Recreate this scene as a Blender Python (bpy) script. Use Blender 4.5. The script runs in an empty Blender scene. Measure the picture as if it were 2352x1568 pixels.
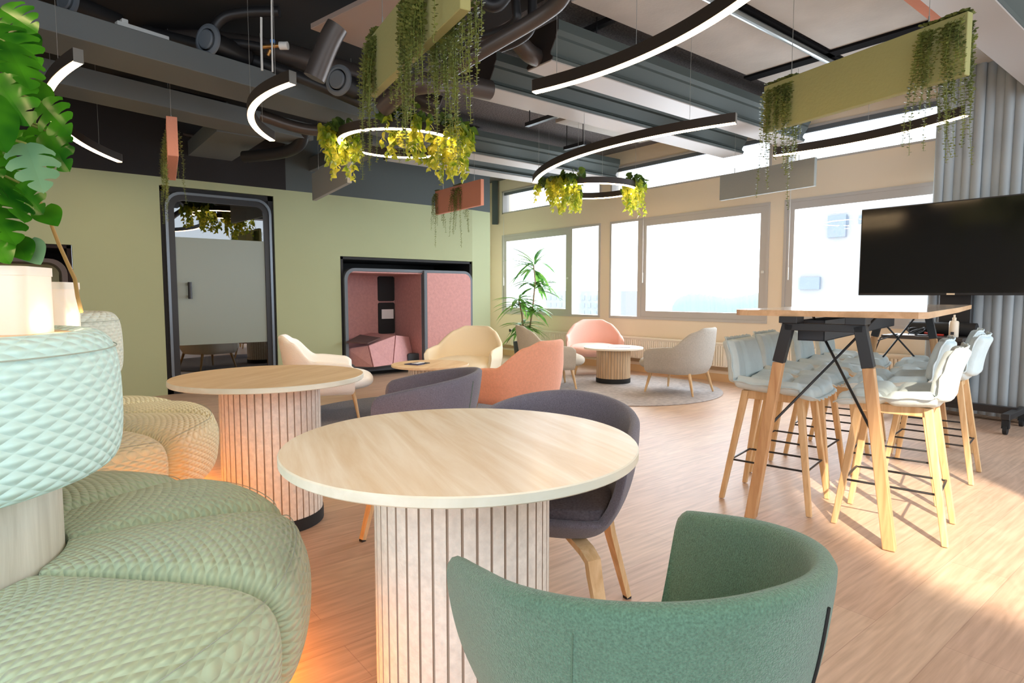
import bpy, bmesh, math, random
from math import sin, cos, pi, radians as R, sqrt, atan2, hypot
from mathutils import Vector, Matrix, Euler
import numpy as np
random.seed(7)
S = bpy.context.scene
COL = S.collection

# ---------------------------------------------------------------- camera, world, sun, exposure
FPX, HOR, CAMH, AZ = 1400.0, 678.0, 1.12, R(51.4)
PITCH = math.atan((784 - HOR) / FPX)
cam_d = bpy.data.cameras.new('camera')
cam_d.lens = FPX / 2352 * 36
cam_d.sensor_width = 36
cam_d.sensor_fit = 'HORIZONTAL'
cam_d.clip_start = 0.02
cam_d.clip_end = 500
cam = bpy.data.objects.new('camera', cam_d)
cam.location = (0, 0, CAMH)
cam.rotation_euler = (pi / 2 - PITCH, 0, AZ - pi / 2)
COL.objects.link(cam)
S.camera = cam

W = bpy.data.worlds.new('world')
S.world = W
W.use_nodes = True
nt = W.node_tree
bg = nt.nodes['Background']
tc = nt.nodes.new('ShaderNodeTexCoord')
sx = nt.nodes.new('ShaderNodeSeparateXYZ')
rmp = nt.nodes.new('ShaderNodeValToRGB')
rmp.color_ramp.elements[0].position = 0.40
rmp.color_ramp.elements[0].color = (0.78, 0.87, 0.97, 1)
rmp.color_ramp.elements[1].position = 0.75
rmp.color_ramp.elements[1].color = (0.80, 0.90, 1.0, 1)
mth = nt.nodes.new('ShaderNodeMath'); mth.operation = 'MULTIPLY_ADD'
mth.inputs[1].default_value = 0.5; mth.inputs[2].default_value = 0.5
nt.links.new(tc.outputs['Generated'], sx.inputs[0])
nt.links.new(sx.outputs['Z'], mth.inputs[0])
nt.links.new(mth.outputs[0], rmp.inputs[0])
nt.links.new(rmp.outputs[0], bg.inputs['Color'])
bg.inputs['Strength'].default_value = 2.6

SUN_DIR = Vector((0.604, 0.553, -0.574))      # direction the low sun travels
ld = bpy.data.lights.new('low_sun_beam', 'SPOT')
ld.energy = 12500; ld.color = (1.0, 0.84, 0.64)
ld.spot_size = R(7.0); ld.spot_blend = 0.35; ld.shadow_soft_size = 0.10
lo = bpy.data.objects.new('low_sun_beam', ld)
lo.location = Vector((3.55, 0.85, 0)) - SUN_DIR * 12
lo.rotation_euler = SUN_DIR.to_track_quat('-Z', 'Y').to_euler()
COL.objects.link(lo)

def window_light(name, loc, rot, sx_, sy_, e, col):
    l = bpy.data.lights.new(name, 'AREA'); l.shape = 'RECTANGLE'; l.size = sx_; l.size_y = sy_
    l.energy = e; l.color = col
    o = bpy.data.objects.new(name, l); o.location = loc; o.rotation_euler = rot; COL.objects.link(o)
    return o
# daylight pressing in through the big windows (stands just outside the panes)
window_light('window_daylight', (7.5, 5.4, 1.55), (0, R(90), 0), 1.6, 7.2, 330, (0.80, 0.90, 1.0))

S.view_settings.view_transform = 'Standard'
S.view_settings.look = 'None'
S.view_settings.gamma = 1
S.view_settings.use_curve_mapping = False
S.view_settings.exposure = 0.40

def pt(px, py, d):
    """point seen at pixel (px, py) of the 2352x1568 photograph at horizontal depth d"""
    fx, fy, fz = cos(AZ) * cos(PITCH), sin(AZ) * cos(PITCH), -sin(PITCH)
    rx, ry = sin(AZ), -cos(AZ)
    ux, uy, uz = ry * fz, -rx * fz, rx * fy - ry * fx
    a, b = px - 1176, py - 784
    x = fx * FPX + rx * a - ux * b; y = fy * FPX + ry * a - uy * b; z = fz * FPX - uz * b
    k = d / (x * cos(AZ) + y * sin(AZ))
    return Vector((x * k, y * k, CAMH + z * k))
def pz(px, py, z):
    v = pt(px, py, 1.0); k = (z - CAMH) / (v.z - CAMH)
    return Vector((v.x * k, v.y * k, z))

# ---------------------------------------------------------------- materials
def s2l(c):
    return tuple(((v / 255) / 12.92 if v <= 10 else ((v / 255 + 0.055) / 1.055) ** 2.4) for v in c)
MATS = {}
def mat(name, rgb, rough=0.6, metal=0.0, noise=None, bump=None, spec=0.5, sheen=0, coat=0, emit=None, trans=None):
    """noise=(scale, amount), bump=(scale, strength)"""
    if name in MATS: return MATS[name]
    m = bpy.data.materials.new(name); m.use_nodes = True
    n = m.node_tree; b = n.nodes['Principled BSDF']
    c = s2l(rgb)
    b.inputs['Base Color'].default_value = (*c, 1)
    b.inputs['Roughness'].default_value = rough
    b.inputs['Metallic'].default_value = metal
    b.inputs['Specular IOR Level'].default_value = spec
    if sheen: b.inputs['Sheen Weight'].default_value = sheen; b.inputs['Sheen Roughness'].default_value = 0.4
    if coat: b.inputs['Coat Weight'].default_value = coat; b.inputs['Coat Roughness'].default_value = 0.12
    t = n.nodes.new('ShaderNodeTexCoord')
    if noise:
        x = n.nodes.new('ShaderNodeTexNoise'); x.inputs['Scale'].default_value = noise[0]; x.inputs['Detail'].default_value = 5
        n.links.new(t.outputs['Object'], x.inputs['Vector'])
        r = n.nodes.new('ShaderNodeValToRGB')
        r.color_ramp.elements[0].position = 0.3; r.color_ramp.elements[1].position = 0.7
        k = noise[1]
        r.color_ramp.elements[0].color = (*[v * (1 - k) for v in c], 1)
        r.color_ramp.elements[1].color = (*[min(1, v * (1 + k)) for v in c], 1)
        n.links.new(x.outputs['Fac'], r.inputs[0]); n.links.new(r.outputs[0], b.inputs['Base Color'])
    if bump:
        x = n.nodes.new('ShaderNodeTexNoise'); x.inputs['Scale'].default_value = bump[0]; x.inputs['Detail'].default_value = 3
        n.links.new(t.outputs['Object'], x.inputs['Vector'])
        u = n.nodes.new('ShaderNodeBump'); u.inputs['Strength'].default_value = bump[1]; u.inputs['Distance'].default_value = 0.01
        n.links.new(x.outputs['Fac'], u.inputs['Height']); n.links.new(u.outputs[0], b.inputs['Normal'])
    if emit:
        b.inputs['Emission Color'].default_value = (*s2l(emit[0]), 1); b.inputs['Emission Strength'].default_value = emit[1]
    MATS[name] = m
    return m

def leaf_mat(name, c1, c2, trans=0.35, rough=0.4):
    if name in MATS: return MATS[name]
    m = bpy.data.materials.new(name); m.use_nodes = True
    n = m.node_tree; b = n.nodes['Principled BSDF']; out = n.nodes['Material Output']
    t = n.nodes.new('ShaderNodeTexCoord'); x = n.nodes.new('ShaderNodeTexNoise'); x.inputs['Scale'].default_value = 9
    n.links.new(t.outputs['Object'], x.inputs['Vector'])
    r = n.nodes.new('ShaderNodeValToRGB'); r.color_ramp.elements[0].position = 0.35; r.color_ramp.elements[1].position = 0.65
    r.color_ramp.elements[0].color = (*s2l(c1), 1); r.color_ramp.elements[1].color = (*s2l(c2), 1)
    n.links.new(x.outputs['Fac'], r.inputs[0]); n.links.new(r.outputs[0], b.inputs['Base Color'])
    b.inputs['Roughness'].default_value = rough
    tr = n.nodes.new('ShaderNodeBsdfTranslucent'); n.links.new(r.outputs[0], tr.inputs['Color'])
    mx = n.nodes.new('ShaderNodeMixShader'); mx.inputs[0].default_value = trans
    n.links.new(b.outputs[0], mx.inputs[1]); n.links.new(tr.outputs[0], mx.inputs[2]); n.links.new(mx.outputs[0], out.inputs['Surface'])
    MATS[name] = m
    return m

def wood_mat(name, c1, c2, axis='X', scale=7.0, stretch=14.0, rough=0.5, coat=0, rz=0.0, coord='Object'):
    if name in MATS: return MATS[name]
    m = bpy.data.materials.new(name); m.use_nodes = True
    n = m.node_tree; b = n.nodes['Principled BSDF']
    t = n.nodes.new('ShaderNodeTexCoord'); mp = n.nodes.new('ShaderNodeMapping')
    sc = {'X': (1, stretch, stretch), 'Y': (stretch, 1, stretch), 'Z': (stretch, stretch, 1)}[axis]
    rt = n.nodes.new('ShaderNodeMapping'); rt.inputs['Rotation'].default_value = (0, 0, rz)
    mp.inputs['Scale'].default_value = sc
    n.links.new(t.outputs[coord], rt.inputs['Vector']); n.links.new(rt.outputs[0], mp.inputs['Vector'])
    x = n.nodes.new('ShaderNodeTexNoise'); x.inputs['Scale'].default_value = scale / 4; x.inputs['Detail'].default_value = 8
    x.inputs['Roughness'].default_value = 0.62; x.inputs['Distortion'].default_value = 0.6
    n.links.new(mp.outputs[0], x.inputs['Vector'])
    r = n.nodes.new('ShaderNodeValToRGB')
    e = r.color_ramp.elements
    e[0].position = 0.32; e[0].color = (*s2l(c1), 1); e[1].position = 0.62; e[1].color = (*s2l(c2), 1)
    n.links.new(x.outputs['Fac'], r.inputs[0]); n.links.new(r.outputs[0], b.inputs['Base Color'])
    b.inputs['Roughness'].default_value = rough
    if coat: b.inputs['Coat Weight'].default_value = coat; b.inputs['Coat Roughness'].default_value = 0.15
    MATS[name] = m
    return m

def floor_mat():
    m = bpy.data.materials.new('oak_floor'); m.use_nodes = True
    n = m.node_tree; b = n.nodes['Principled BSDF']; L = n.links.new
    t = n.nodes.new('ShaderNodeTexCoord')
    mp = n.nodes.new('ShaderNodeMapping'); mp.inputs['Rotation'].default_value = (0, 0, R(0))
    L(t.outputs['Object'], mp.inputs['Vector'])
    br = n.nodes.new('ShaderNodeTexBrick'); br.inputs['Scale'].default_value = 1
    br.inputs['Brick Width'].default_value = 1.5; br.inputs['Row Height'].default_value = 0.20
    br.inputs['Mortar Size'].default_value = 0.0016; br.inputs['Mortar Smooth'].default_value = 0.3
    br.inputs['Color1'].default_value = (*s2l((212, 184, 160)), 1); br.inputs['Color2'].default_value = (*s2l((204, 172, 150)), 1)
    br.inputs['Mortar'].default_value = (*s2l((190, 158, 138)), 1)
    L(mp.outputs[0], br.inputs['Vector'])
    ms = n.nodes.new('ShaderNodeMapping'); ms.inputs['Scale'].default_value = (1.0, 5.0, 1)
    L(mp.outputs[0], ms.inputs['Vector'])
    x = n.nodes.new('ShaderNodeTexNoise'); x.inputs['Scale'].default_value = 1.3; x.inputs['Detail'].default_value = 2
    x.inputs['Distortion'].default_value = 0.5
    L(ms.outputs[0], x.inputs['Vector'])
    w = n.nodes.new('ShaderNodeMath'); w.operation = 'MULTIPLY'; w.inputs[1].default_value = 60.0
    L(x.outputs['Fac'], w.inputs[0])
    sn = n.nodes.new('ShaderNodeMath'); sn.operation = 'SINE'; L(w.outputs[0], sn.inputs[0])
    x2 = n.nodes.new('ShaderNodeTexNoise'); x2.inputs['Scale'].default_value = 3.2; x2.inputs['Detail'].default_value = 8
    m2 = n.nodes.new('ShaderNodeMapping'); m2.inputs['Scale'].default_value = (1, 16, 1)
    L(mp.outputs[0], m2.inputs['Vector']); L(m2.outputs[0], x2.inputs['Vector'])
    a = n.nodes.new('ShaderNodeMath'); a.operation = 'MULTIPLY_ADD'; a.inputs[1].default_value = 0.045; L(sn.outputs[0], a.inputs[0]); L(x2.outputs['Fac'], a.inputs[2])
    r = n.nodes.new('ShaderNodeValToRGB'); e = r.color_ramp.elements
    e[0].position = 0.3; e[0].color = (0.80, 0.77, 0.74, 1); e[1].position = 0.7; e[1].color = (1.1, 1.1, 1.1, 1)
    L(a.outputs[0], r.inputs[0])
    mx = n.nodes.new('ShaderNodeMix'); mx.data_type = 'RGBA'; mx.blend_type = 'MULTIPLY'; mx.inputs[0].default_value = 1
    L(br.outputs['Color'], mx.inputs[6]); L(r.outputs[0], mx.inputs[7]); L(mx.outputs[2], b.inputs['Base Color'])
    b.inputs['Roughness'].default_value = 0.5; b.inputs['Specular IOR Level'].default_value = 0.4
    b.inputs['Coat Weight'].default_value = 0.08; b.inputs['Coat Roughness'].default_value = 0.3
    return m

def quilt_mat(name, rgb, k=0.027, strength=0.9):
    """woven diamond quilting laid out on the part's own UV (metres)"""
    m = bpy.data.materials.new(name); m.use_nodes = True
    n = m.node_tree; b = n.nodes['Principled BSDF']; L = n.links.new
    uv = n.nodes.new('ShaderNodeUVMap'); sp = n.nodes.new('ShaderNodeSeparateXYZ'); L(uv.outputs[0], sp.inputs[0])
    def M(op, a, bb=None, c=None):
        q = n.nodes.new('ShaderNodeMath'); q.operation = op
        for i, v in enumerate((a, bb, c)):
            if v is None: continue
            if isinstance(v, (int, float)): q.inputs[i].default_value = v
            else: L(v, q.inputs[i])
        return q.outputs[0]
    u = M('MULTIPLY', sp.outputs[0], pi / k); v = M('MULTIPLY', sp.outputs[1], pi / (k * 0.55))
    s1 = M('ABSOLUTE', M('SINE', M('MULTIPLY', M('ADD', u, v), 0.5))); s2 = M('ABSOLUTE', M('SINE', M('MULTIPLY', M('SUBTRACT', u, v), 0.5)))
    h = M('POWER', M('MULTIPLY', s1, s2), 1.1)
    bp = n.nodes.new('ShaderNodeBump'); bp.inputs['Strength'].default_value = strength; bp.inputs['Distance'].default_value = 0.008
    L(h, bp.inputs['Height']); L(bp.outputs[0], b.inputs['Normal'])
    c = s2l(rgb)
    r = n.nodes.new('ShaderNodeValToRGB'); r.color_ramp.elements[0].position = 0.0; r.color_ramp.elements[1].position = 0.7
    r.color_ramp.elements[0].color = (*[q * 0.93 for q in c], 1); r.color_ramp.elements[1].color = (*c, 1)
    L(h, r.inputs[0]); L(r.outputs[0], b.inputs['Base Color'])
    b.inputs['Roughness'].default_value = 0.7; b.inputs['Sheen Weight'].default_value = 0.3
    return m

def glass_mat(name, tint=(1, 1, 1), refl=0.06):
    if name in MATS: return MATS[name]
    m = bpy.data.materials.new(name); m.use_nodes = True
    n = m.node_tree; n.nodes.remove(n.nodes['Principled BSDF']); out = n.nodes['Material Output']
    tr = n.nodes.new('ShaderNodeBsdfTransparent'); tr.inputs[0].default_value = (*tint, 1)
    gl = n.nodes.new('ShaderNodeBsdfGlossy'); gl.inputs['Roughness'].default_value = 0.0
    fr = n.nodes.new('ShaderNodeLayerWeight'); fr.inputs['Blend'].default_value = 0.5
    pw = n.nodes.new('ShaderNodeMath'); pw.operation = 'POWER'; pw.inputs[1].default_value = 4.0
    ad = n.nodes.new('ShaderNodeMath'); ad.operation = 'MULTIPLY_ADD'; ad.use_clamp = True; ad.inputs[1].default_value = 0.8; ad.inputs[2].default_value = refl
    mx = n.nodes.new('ShaderNodeMixShader')
    n.links.new(fr.outputs['Facing'], pw.inputs[0]); n.links.new(pw.outputs[0], ad.inputs[0]); n.links.new(ad.outputs[0], mx.inputs[0])
    n.links.new(tr.outputs[0], mx.inputs[1]); n.links.new(gl.outputs[0], mx.inputs[2]); n.links.new(mx.outputs[0], out.inputs['Surface'])
    MATS[name] = m
    return m

def emis_mat(name, rgb, st):
    if name in MATS: return MATS[name]
    m = bpy.data.materials.new(name); m.use_nodes = True
    n = m.node_tree; n.nodes.remove(n.nodes['Principled BSDF'])
    e = n.nodes.new('ShaderNodeEmission'); e.inputs[0].default_value = (*s2l(rgb), 1); e.inputs[1].default_value = st
    n.links.new(e.outputs[0], n.nodes['Material Output'].inputs['Surface'])
    MATS[name] = m
    return m

M_floor = floor_mat()
M_green = mat('green_wall', (168, 176, 138), 0.75, noise=(1.5, 0.02))
M_cream = mat('cream_wall', (238, 222, 198), 0.7)
M_frame = mat('window_frame_beige', (192, 188, 184), 0.45)
M_slate = mat('slate_wall', (80, 88, 88), 0.8)
M_dark = mat('dark_gypsum', (98, 104, 105), 0.8)
M_ceil = mat('woodwool_ceiling', (100, 95, 94), 0.95, noise=(60, 0.4), bump=(55, 1.0))
M_cblack = mat('ceiling_black', (38, 36, 36), 0.9)
M_cpanel = mat('acoustic_panel_grey', (186, 182, 176), 0.9, noise=(3, 0.08), bump=(40, 0.3))
M_black = mat('black_metal', (34, 35, 38), 0.4)
M_blackm = mat('black_matte', (26, 27, 29), 0.7)
M_charcoal = mat('charcoal_plastic', (58, 62, 68), 0.5)
M_ash = wood_mat('ash_tabletop', (224, 204, 176), (246, 238, 224), 'X', 5, 11, 0.42, 0.15, rz=R(-75))
M_ashw = wood_mat('ash_warm_tabletop', (226, 194, 148), (244, 218, 180), 'X', 5, 9, 0.5, rz=R(-38))
M_edge = wood_mat('ash_edge', (222, 216, 194), (238, 234, 218), 'X', 5, 6, 0.5)
M_leg = wood_mat('ash_legs', (196, 156, 106), (224, 190, 144), 'Z', 9, 12, 0.5)
M_legd = wood_mat('oak_trestle', (180, 132, 88), (212, 170, 124), 'Z', 9, 12, 0.5)
M_paleoak = wood_mat('pale_drum_wood', (205, 200, 186), (232, 228, 216), 'Z', 6, 14, 0.5)
M_rib = mat('ribbed_felt', (234, 226, 214), 0.9, noise=(45, 0.10), bump=(120, 0.3))
M_groove = mat('rib_groove', (186, 168, 150), 0.9)
M_ribw = wood_mat('ribbed_oak', (192, 158, 118), (216, 186, 150), 'Z', 6, 10, 0.6)
M_mint = mat('stool_canvas', (204, 218, 220), 0.85, noise=(14, 0.05), bump=(30, 0.3))
M_gchair = mat('green_felt', (95, 132, 112), 0.95, noise=(300, 0.28), bump=(420, 0.5), sheen=0.4)
M_dchair = mat('aubergine_felt', (112, 108, 120), 0.95, noise=(320, 0.28), bump=(420, 0.4), sheen=0.3)
M_dseat = mat('aubergine_seat', (96, 92, 102), 0.95, noise=(120, 0.28), bump=(220, 0.4))
M_white = mat('offwhite_wool', (252, 249, 242), 0.9, bump=(160, 0.3), sheen=0.2)
M_creamf = mat('cream_wool', (250, 236, 206), 0.9, bump=(160, 0.3), sheen=0.2)
M_salmon = mat('salmon_wool', (244, 178, 150), 0.9, noise=(60, 0.06), bump=(160, 0.3), sheen=0.2)
M_pink = mat('pink_wool', (246, 198, 184), 0.9, bump=(160, 0.3), sheen=0.2)
M_greyf = mat('greige_wool', (186, 176, 160), 0.9, noise=(60, 0.05), bump=(160, 0.3))
M_greyb = mat('grey_wool', (180, 174, 164), 0.9, noise=(70, 0.08), bump=(160, 0.3))
M_podpink = mat('pod_pink_felt', (204, 152, 148), 0.95, noise=(25, 0.08), bump=(90, 0.3))
M_podseat = mat('pod_seat_pink', (210, 160, 160), 0.95, noise=(25, 0.06), bump=(90, 0.3))
M_podedge = mat('pod_edge_grey', (100, 108, 116), 0.6)
M_curt = mat('grey_curtain', (170, 177, 180), 0.9, noise=(3, 0.05))
M_seat1 = quilt_mat('quilt_sage', (188, 208, 176))
M_seat2 = quilt_mat('quilt_pale_yellow', (240, 234, 192))
M_back1 = quilt_mat('quilt_mint', (208, 244, 238), 0.031)
M_back2 = quilt_mat('quilt_pale_mint', (222, 232, 218), 0.031)
M_seam = mat('seam_thread', (168, 180, 168), 0.9)
M_led = emis_mat('led_warm', (255, 216, 164), 24)
M_ledf = emis_mat('led_floor_glow', (255, 150, 50), 17)
M_lantern = mat('lit_planter', (226, 212, 196), 0.5, emit=((255, 222, 190), 0.16))
M_profile = mat('lamp_profile', (52, 44, 38), 0.55)
M_capend = mat('lamp_end_cap', (120, 118, 112), 0.5)
M_wire = mat('steel_wire', (170, 170, 165), 0.4, 0.6)
M_bolive = mat('baffle_olive', (164, 160, 104), 0.95, bump=(60, 0.2))
M_bsalmon = mat('baffle_salmon', (216, 148, 124), 0.95, bump=(60, 0.2))
M_bgrey = mat('baffle_grey', (150, 154, 150), 0.95, bump=(60, 0.2))
M_beam = mat('beam_side', (74, 84, 82), 0.55, 0.1)
M_beamp = mat('beam_plate', (176, 170, 166), 0.5, 0.1)
M_beame = mat('beam_end', (44, 36, 34), 0.8)
M_duct = mat('duct_metal', (84, 76, 72), 0.38, 0.35)
M_ductb = mat('black_pipe', (40, 40, 42), 0.45, 0.2)
M_rad = mat('radiator_enamel', (246, 238, 222), 0.5)
M_rail = mat('wall_rail_tan', (176, 150, 116), 0.6)  # tan of the rails along the wall under the windows
M_rug = mat('rug_grey', (178, 170, 166), 1.0, noise=(22, 0.18), bump=(80, 0.6))
M_rugb = mat('rug_blue_grey', (128, 128, 138), 1.0, noise=(70, 0.22), bump=(80, 0.6))
M_screen = mat('tv_screen', (16, 16, 17), 0.09, spec=0.7)
M_paper = mat('paper_white', (236, 236, 238), 0.7)
M_navy = mat('notebook_navy', (40, 44, 92), 0.5)
M_red = mat('red_plastic', (206, 60, 44), 0.5)
M_brass = mat('brass', (190, 140, 80), 0.35, 0.8)
M_whitep = mat('white_plastic', (226, 226, 222), 0.4)
M_bottle = mat('bottle_plastic', (236, 222, 200), 0.35)
M_film = mat('frosted_film', (140, 150, 140), 0.32)
M_glass = glass_mat('window_glass')
M_bglass = glass_mat('booth_glass', (0.42, 0.44, 0.43), 0.22)
M_vine = leaf_mat('succulent_leaf', (92, 104, 58), (146, 154, 84), 0.25)
M_ivy = leaf_mat('pothos_leaf_lamplit', (112, 140, 34), (200, 194, 66), 0.5, 0.35)  # yellow lamp light on the trailing leaves is mixed into the green
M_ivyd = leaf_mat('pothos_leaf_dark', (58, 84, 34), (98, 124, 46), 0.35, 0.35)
M_mon = leaf_mat('monstera_leaf', (24, 84, 18), (74, 146, 30), 0.35, 0.2)
M_mons = leaf_mat('monstera_leaf_silver', (96, 138, 104), (122, 158, 118), 0.2, 0.25)
M_drac = leaf_mat('dracaena_leaf', (44, 108, 44), (140, 184, 84), 0.35, 0.35)
M_stem = mat('plant_stem', (170, 140, 84), 0.7)
M_stemg = mat('green_stem', (120, 134, 60), 0.7)
M_soil = mat('soil', (60, 46, 36), 1.0)
M_pot = mat('charcoal_pot', (66, 70, 76), 0.7)
M_far = mat('far_facade', (176, 176, 176), 0.9)
M_farw = mat('far_window', (140, 150, 162), 0.6)
M_water = mat('pale_sea', (170, 176, 180), 0.9)
M_tree = leaf_mat('far_trees_hazy', (168, 184, 175), (178, 190, 182), 0.1, 0.9)  # outside colours, here and just above, are paled in place of haze

# ---------------------------------------------------------------- mesh helpers
class MB:
    def __init__(s): s.v = []; s.f = []; s.uv = {}; s.mi = []; s.cur = 0
    def add(s, vs, fs):
        o = len(s.v); s.v += [tuple(v) for v in vs]; s.f += [tuple(i + o for i in f) for f in fs]; s.mi += [s.cur] * len(fs)
        return o
    def box(s, c, d, rz=0, rot=None):
        x, y, z = d[0] / 2, d[1] / 2, d[2] / 2
        vs = [Vector(q) for q in ((-x, -y, -z), (x, -y, -z), (x, y, -z), (-x, y, -z), (-x, -y, z), (x, -y, z), (x, y, z), (-x, y, z))]
        m = rot if rot is not None else Matrix.Rotation(rz, 3, 'Z')
        c = Vector(c)
        s.add([m @ v + c for v in vs], [(0, 3, 2, 1), (4, 5, 6, 7), (0, 1, 5, 4), (1, 2, 6, 5), (2, 3, 7, 6), (3, 0, 4, 7)])
        return s
    def b(s, x0, x1, y0, y1, z0, z1):
        return s.box(((x0 + x1) / 2, (y0 + y1) / 2, (z0 + z1) / 2), (abs(x1 - x0), abs(y1 - y0), abs(z1 - z0)))
    def bar(s, p, q, w, h, w2=None, h2=None, up=(0, 0, 1)):
        """square bar from p to q"""
        p, q = Vector(p), Vector(q); d = (q - p).normalized(); u = Vector(up)
        if abs(d.dot(u)) > 0.99: u = Vector((1, 0, 0))
        a = d.cross(u).normalized(); bb = a.cross(d).normalized()
        w2 = w if w2 is None else w2; h2 = h if h2 is None else h2
        vs = []
        for c, ww, hh in ((p, w, h), (q, w2, h2)):
            vs += [c - a * ww / 2 - bb * hh / 2, c + a * ww / 2 - bb * hh / 2, c + a * ww / 2 + bb * hh / 2, c - a * ww / 2 + bb * hh / 2]
        s.add(vs, [(3, 2, 1, 0), (4, 5, 6, 7), (0, 1, 5, 4), (1, 2, 6, 5), (2, 3, 7, 6), (3, 0, 4, 7)])
        return s
    def leg4(s, p, q, w, w2):
        """vertical-ish leg with horizontal ends"""
        p, q = Vector(p), Vector(q); vs = []
        for c, k in ((p, w / 2), (q, w2 / 2)):
            vs += [c + Vector((-k, -k, 0)), c + Vector((k, -k, 0)), c + Vector((k, k, 0)), c + Vector((-k, k, 0))]
        s.add(vs, [(3, 2, 1, 0), (4, 5, 6, 7), (0, 1, 5, 4), (1, 2, 6, 5), (2, 3, 7, 6), (3, 0, 4, 7)])
        return s
    def tube(s, path, r, n=8, caps=True):
        path = [Vector(p) for p in path]; rs = r if isinstance(r, (list, tuple)) else [r] * len(path)
        rings = []; prev = None
        for i, p in enumerate(path):
            d = (path[min(i + 1, len(path) - 1)] - path[max(i - 1, 0)]).normalized()
            if prev is None:
                a = d.orthogonal().normalized()
            else:
                a = (prev - d * prev.dot(d)).normalized()
            prev = a; bb = d.cross(a)
            rings.append([p + (a * cos(2 * pi * k / n) + bb * sin(2 * pi * k / n)) * rs[i] for k in range(n)])
        vs = [v for g in rings for v in g]; fs = []
        for i in range(len(path) - 1):
            for k in range(n):
                fs.append((i * n + k, i * n + (k + 1) % n, (i + 1) * n + (k + 1) % n, (i + 1) * n + k))
        if caps:
            fs.append(tuple(reversed(range(n)))); fs.append(tuple(range((len(path) - 1) * n, len(path) * n)))
        s.add(vs, fs)
        return s
    def lathe(s, prof, n=48, c=(0, 0, 0), a0=0, a1=2 * pi, close=False):
        full = abs(a1 - a0 - 2 * pi) < 1e-6; m = n if full else n + 1; k = len(prof); vs = []
        for i in range(m):
            a = a0 + (a1 - a0) * i / n
            vs += [(c[0] + r * cos(a), c[1] + r * sin(a), c[2] + z) for r, z in prof]
        fs = []
        for i in range(n):
            j = (i + 1) % m
            for q in range(k if close else k - 1):
                p = (q + 1) % k
                fs.append((i * k + q, j * k + q, j * k + p, i * k + p))
        if not full and close:
            fs.append(tuple(reversed(range(k)))); fs.append(tuple((m - 1) * k + q for q in range(k)))
        s.add(vs, fs)
        return s
    def cyl(s, c, r, z0, z1, n=40, r2=None):
        r2 = r if r2 is None else r2
        vs = [(c[0] + r * cos(2 * pi * k / n), c[1] + r * sin(2 * pi * k / n), z0) for k in range(n)] + [(c[0] + r2 * cos(2 * pi * k / n), c[1] + r2 * sin(2 * pi * k / n), z1) for k in range(n)]
        s.add(vs, [(k, (k + 1) % n, n + (k + 1) % n, n + k) for k in range(n)] + [tuple(reversed(range(n))), tuple(range(n, 2 * n))])
        return s
    def prism(s, poly, fn, d0, d1):
        """poly 2-D outline; fn(u, v, d) -> 3-D"""
        n = len(poly)
        vs = [fn(u, v, d0) for u, v in poly] + [fn(u, v, d1) for u, v in poly]
        s.add(vs, [(k, (k + 1) % n, n + (k + 1) % n, n + k) for k in range(n)] + [tuple(reversed(range(n))), tuple(range(n, 2 * n))])
        return s
    def grid(s, fn, nu, nv, cu=False, cv=False, uvf=None):
        """fn(i/nu, j/nv)"""
        mu = nu if cu else nu + 1; mv = nv if cv else nv + 1
        o = len(s.v)
        vs = [fn(i / nu, j / nv) for i in range(mu) for j in range(mv)]
        fs = []; uvs = []
        for i in range(nu):
            for j in range(nv):
                i2, j2 = (i + 1) % mu, (j + 1) % mv
                fs.append((i * mv + j, i2 * mv + j, i2 * mv + j2, i * mv + j2))
                if uvf: uvs.append([uvf(i / nu, j / nv), uvf((i + 1) / nu, j / nv), uvf((i + 1) / nu, (j + 1) / nv), uvf(i / nu, (j + 1) / nv)])
        b = len(s.f); s.add(vs, fs)
        if uvf:
            for k, u in enumerate(uvs): s.uv[b + k] = u
        return s
    def build(s, name, m, parent=None, smooth=None, bevel=None, sub=0, solid=0, recalc=True, loc=None):
        me = bpy.data.meshes.new(name); me.from_pydata(s.v, [], s.f)
        mats = m if isinstance(m, (list, tuple)) else [m]
        for q in mats: me.materials.append(q)
        if len(mats) > 1: me.polygons.foreach_set('material_index', s.mi)
        if s.uv:
            ul = me.uv_layers.new(name='UVMap')
            for p in me.polygons:
                u = s.uv.get(p.index)
                if u:
                    for k, li in enumerate(p.loop_indices):
                        if k < len(u): ul.data[li].uv = u[k]
        if recalc:
            bm = bmesh.new(); bm.from_mesh(me); bmesh.ops.remove_doubles(bm, verts=bm.verts, dist=1e-6)
            bmesh.ops.recalc_face_normals(bm, faces=bm.faces); bm.to_mesh(me); bm.free()
        if smooth:
            me.polygons.foreach_set('use_smooth', [True] * len(me.polygons))
            if smooth is not True: me.set_sharp_from_angle(angle=R(smooth))
        me.update()
        o = bpy.data.objects.new(name, me); COL.objects.link(o)
        if parent: o.parent = parent
        if loc is not None: o.location = loc
        if bevel:
            md = o.modifiers.new('bevel', 'BEVEL'); md.width = bevel[0]; md.segments = bevel[1]; md.limit_method = 'ANGLE'; md.angle_limit = R(40)
            if len(bevel) > 2: md.harden_normals = False
        if sub:
            md = o.modifiers.new('sub', 'SUBSURF'); md.levels = sub; md.render_levels = sub
        if solid:
            md = o.modifiers.new('solid', 'SOLIDIFY'); md.thickness = solid
        return o

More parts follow.
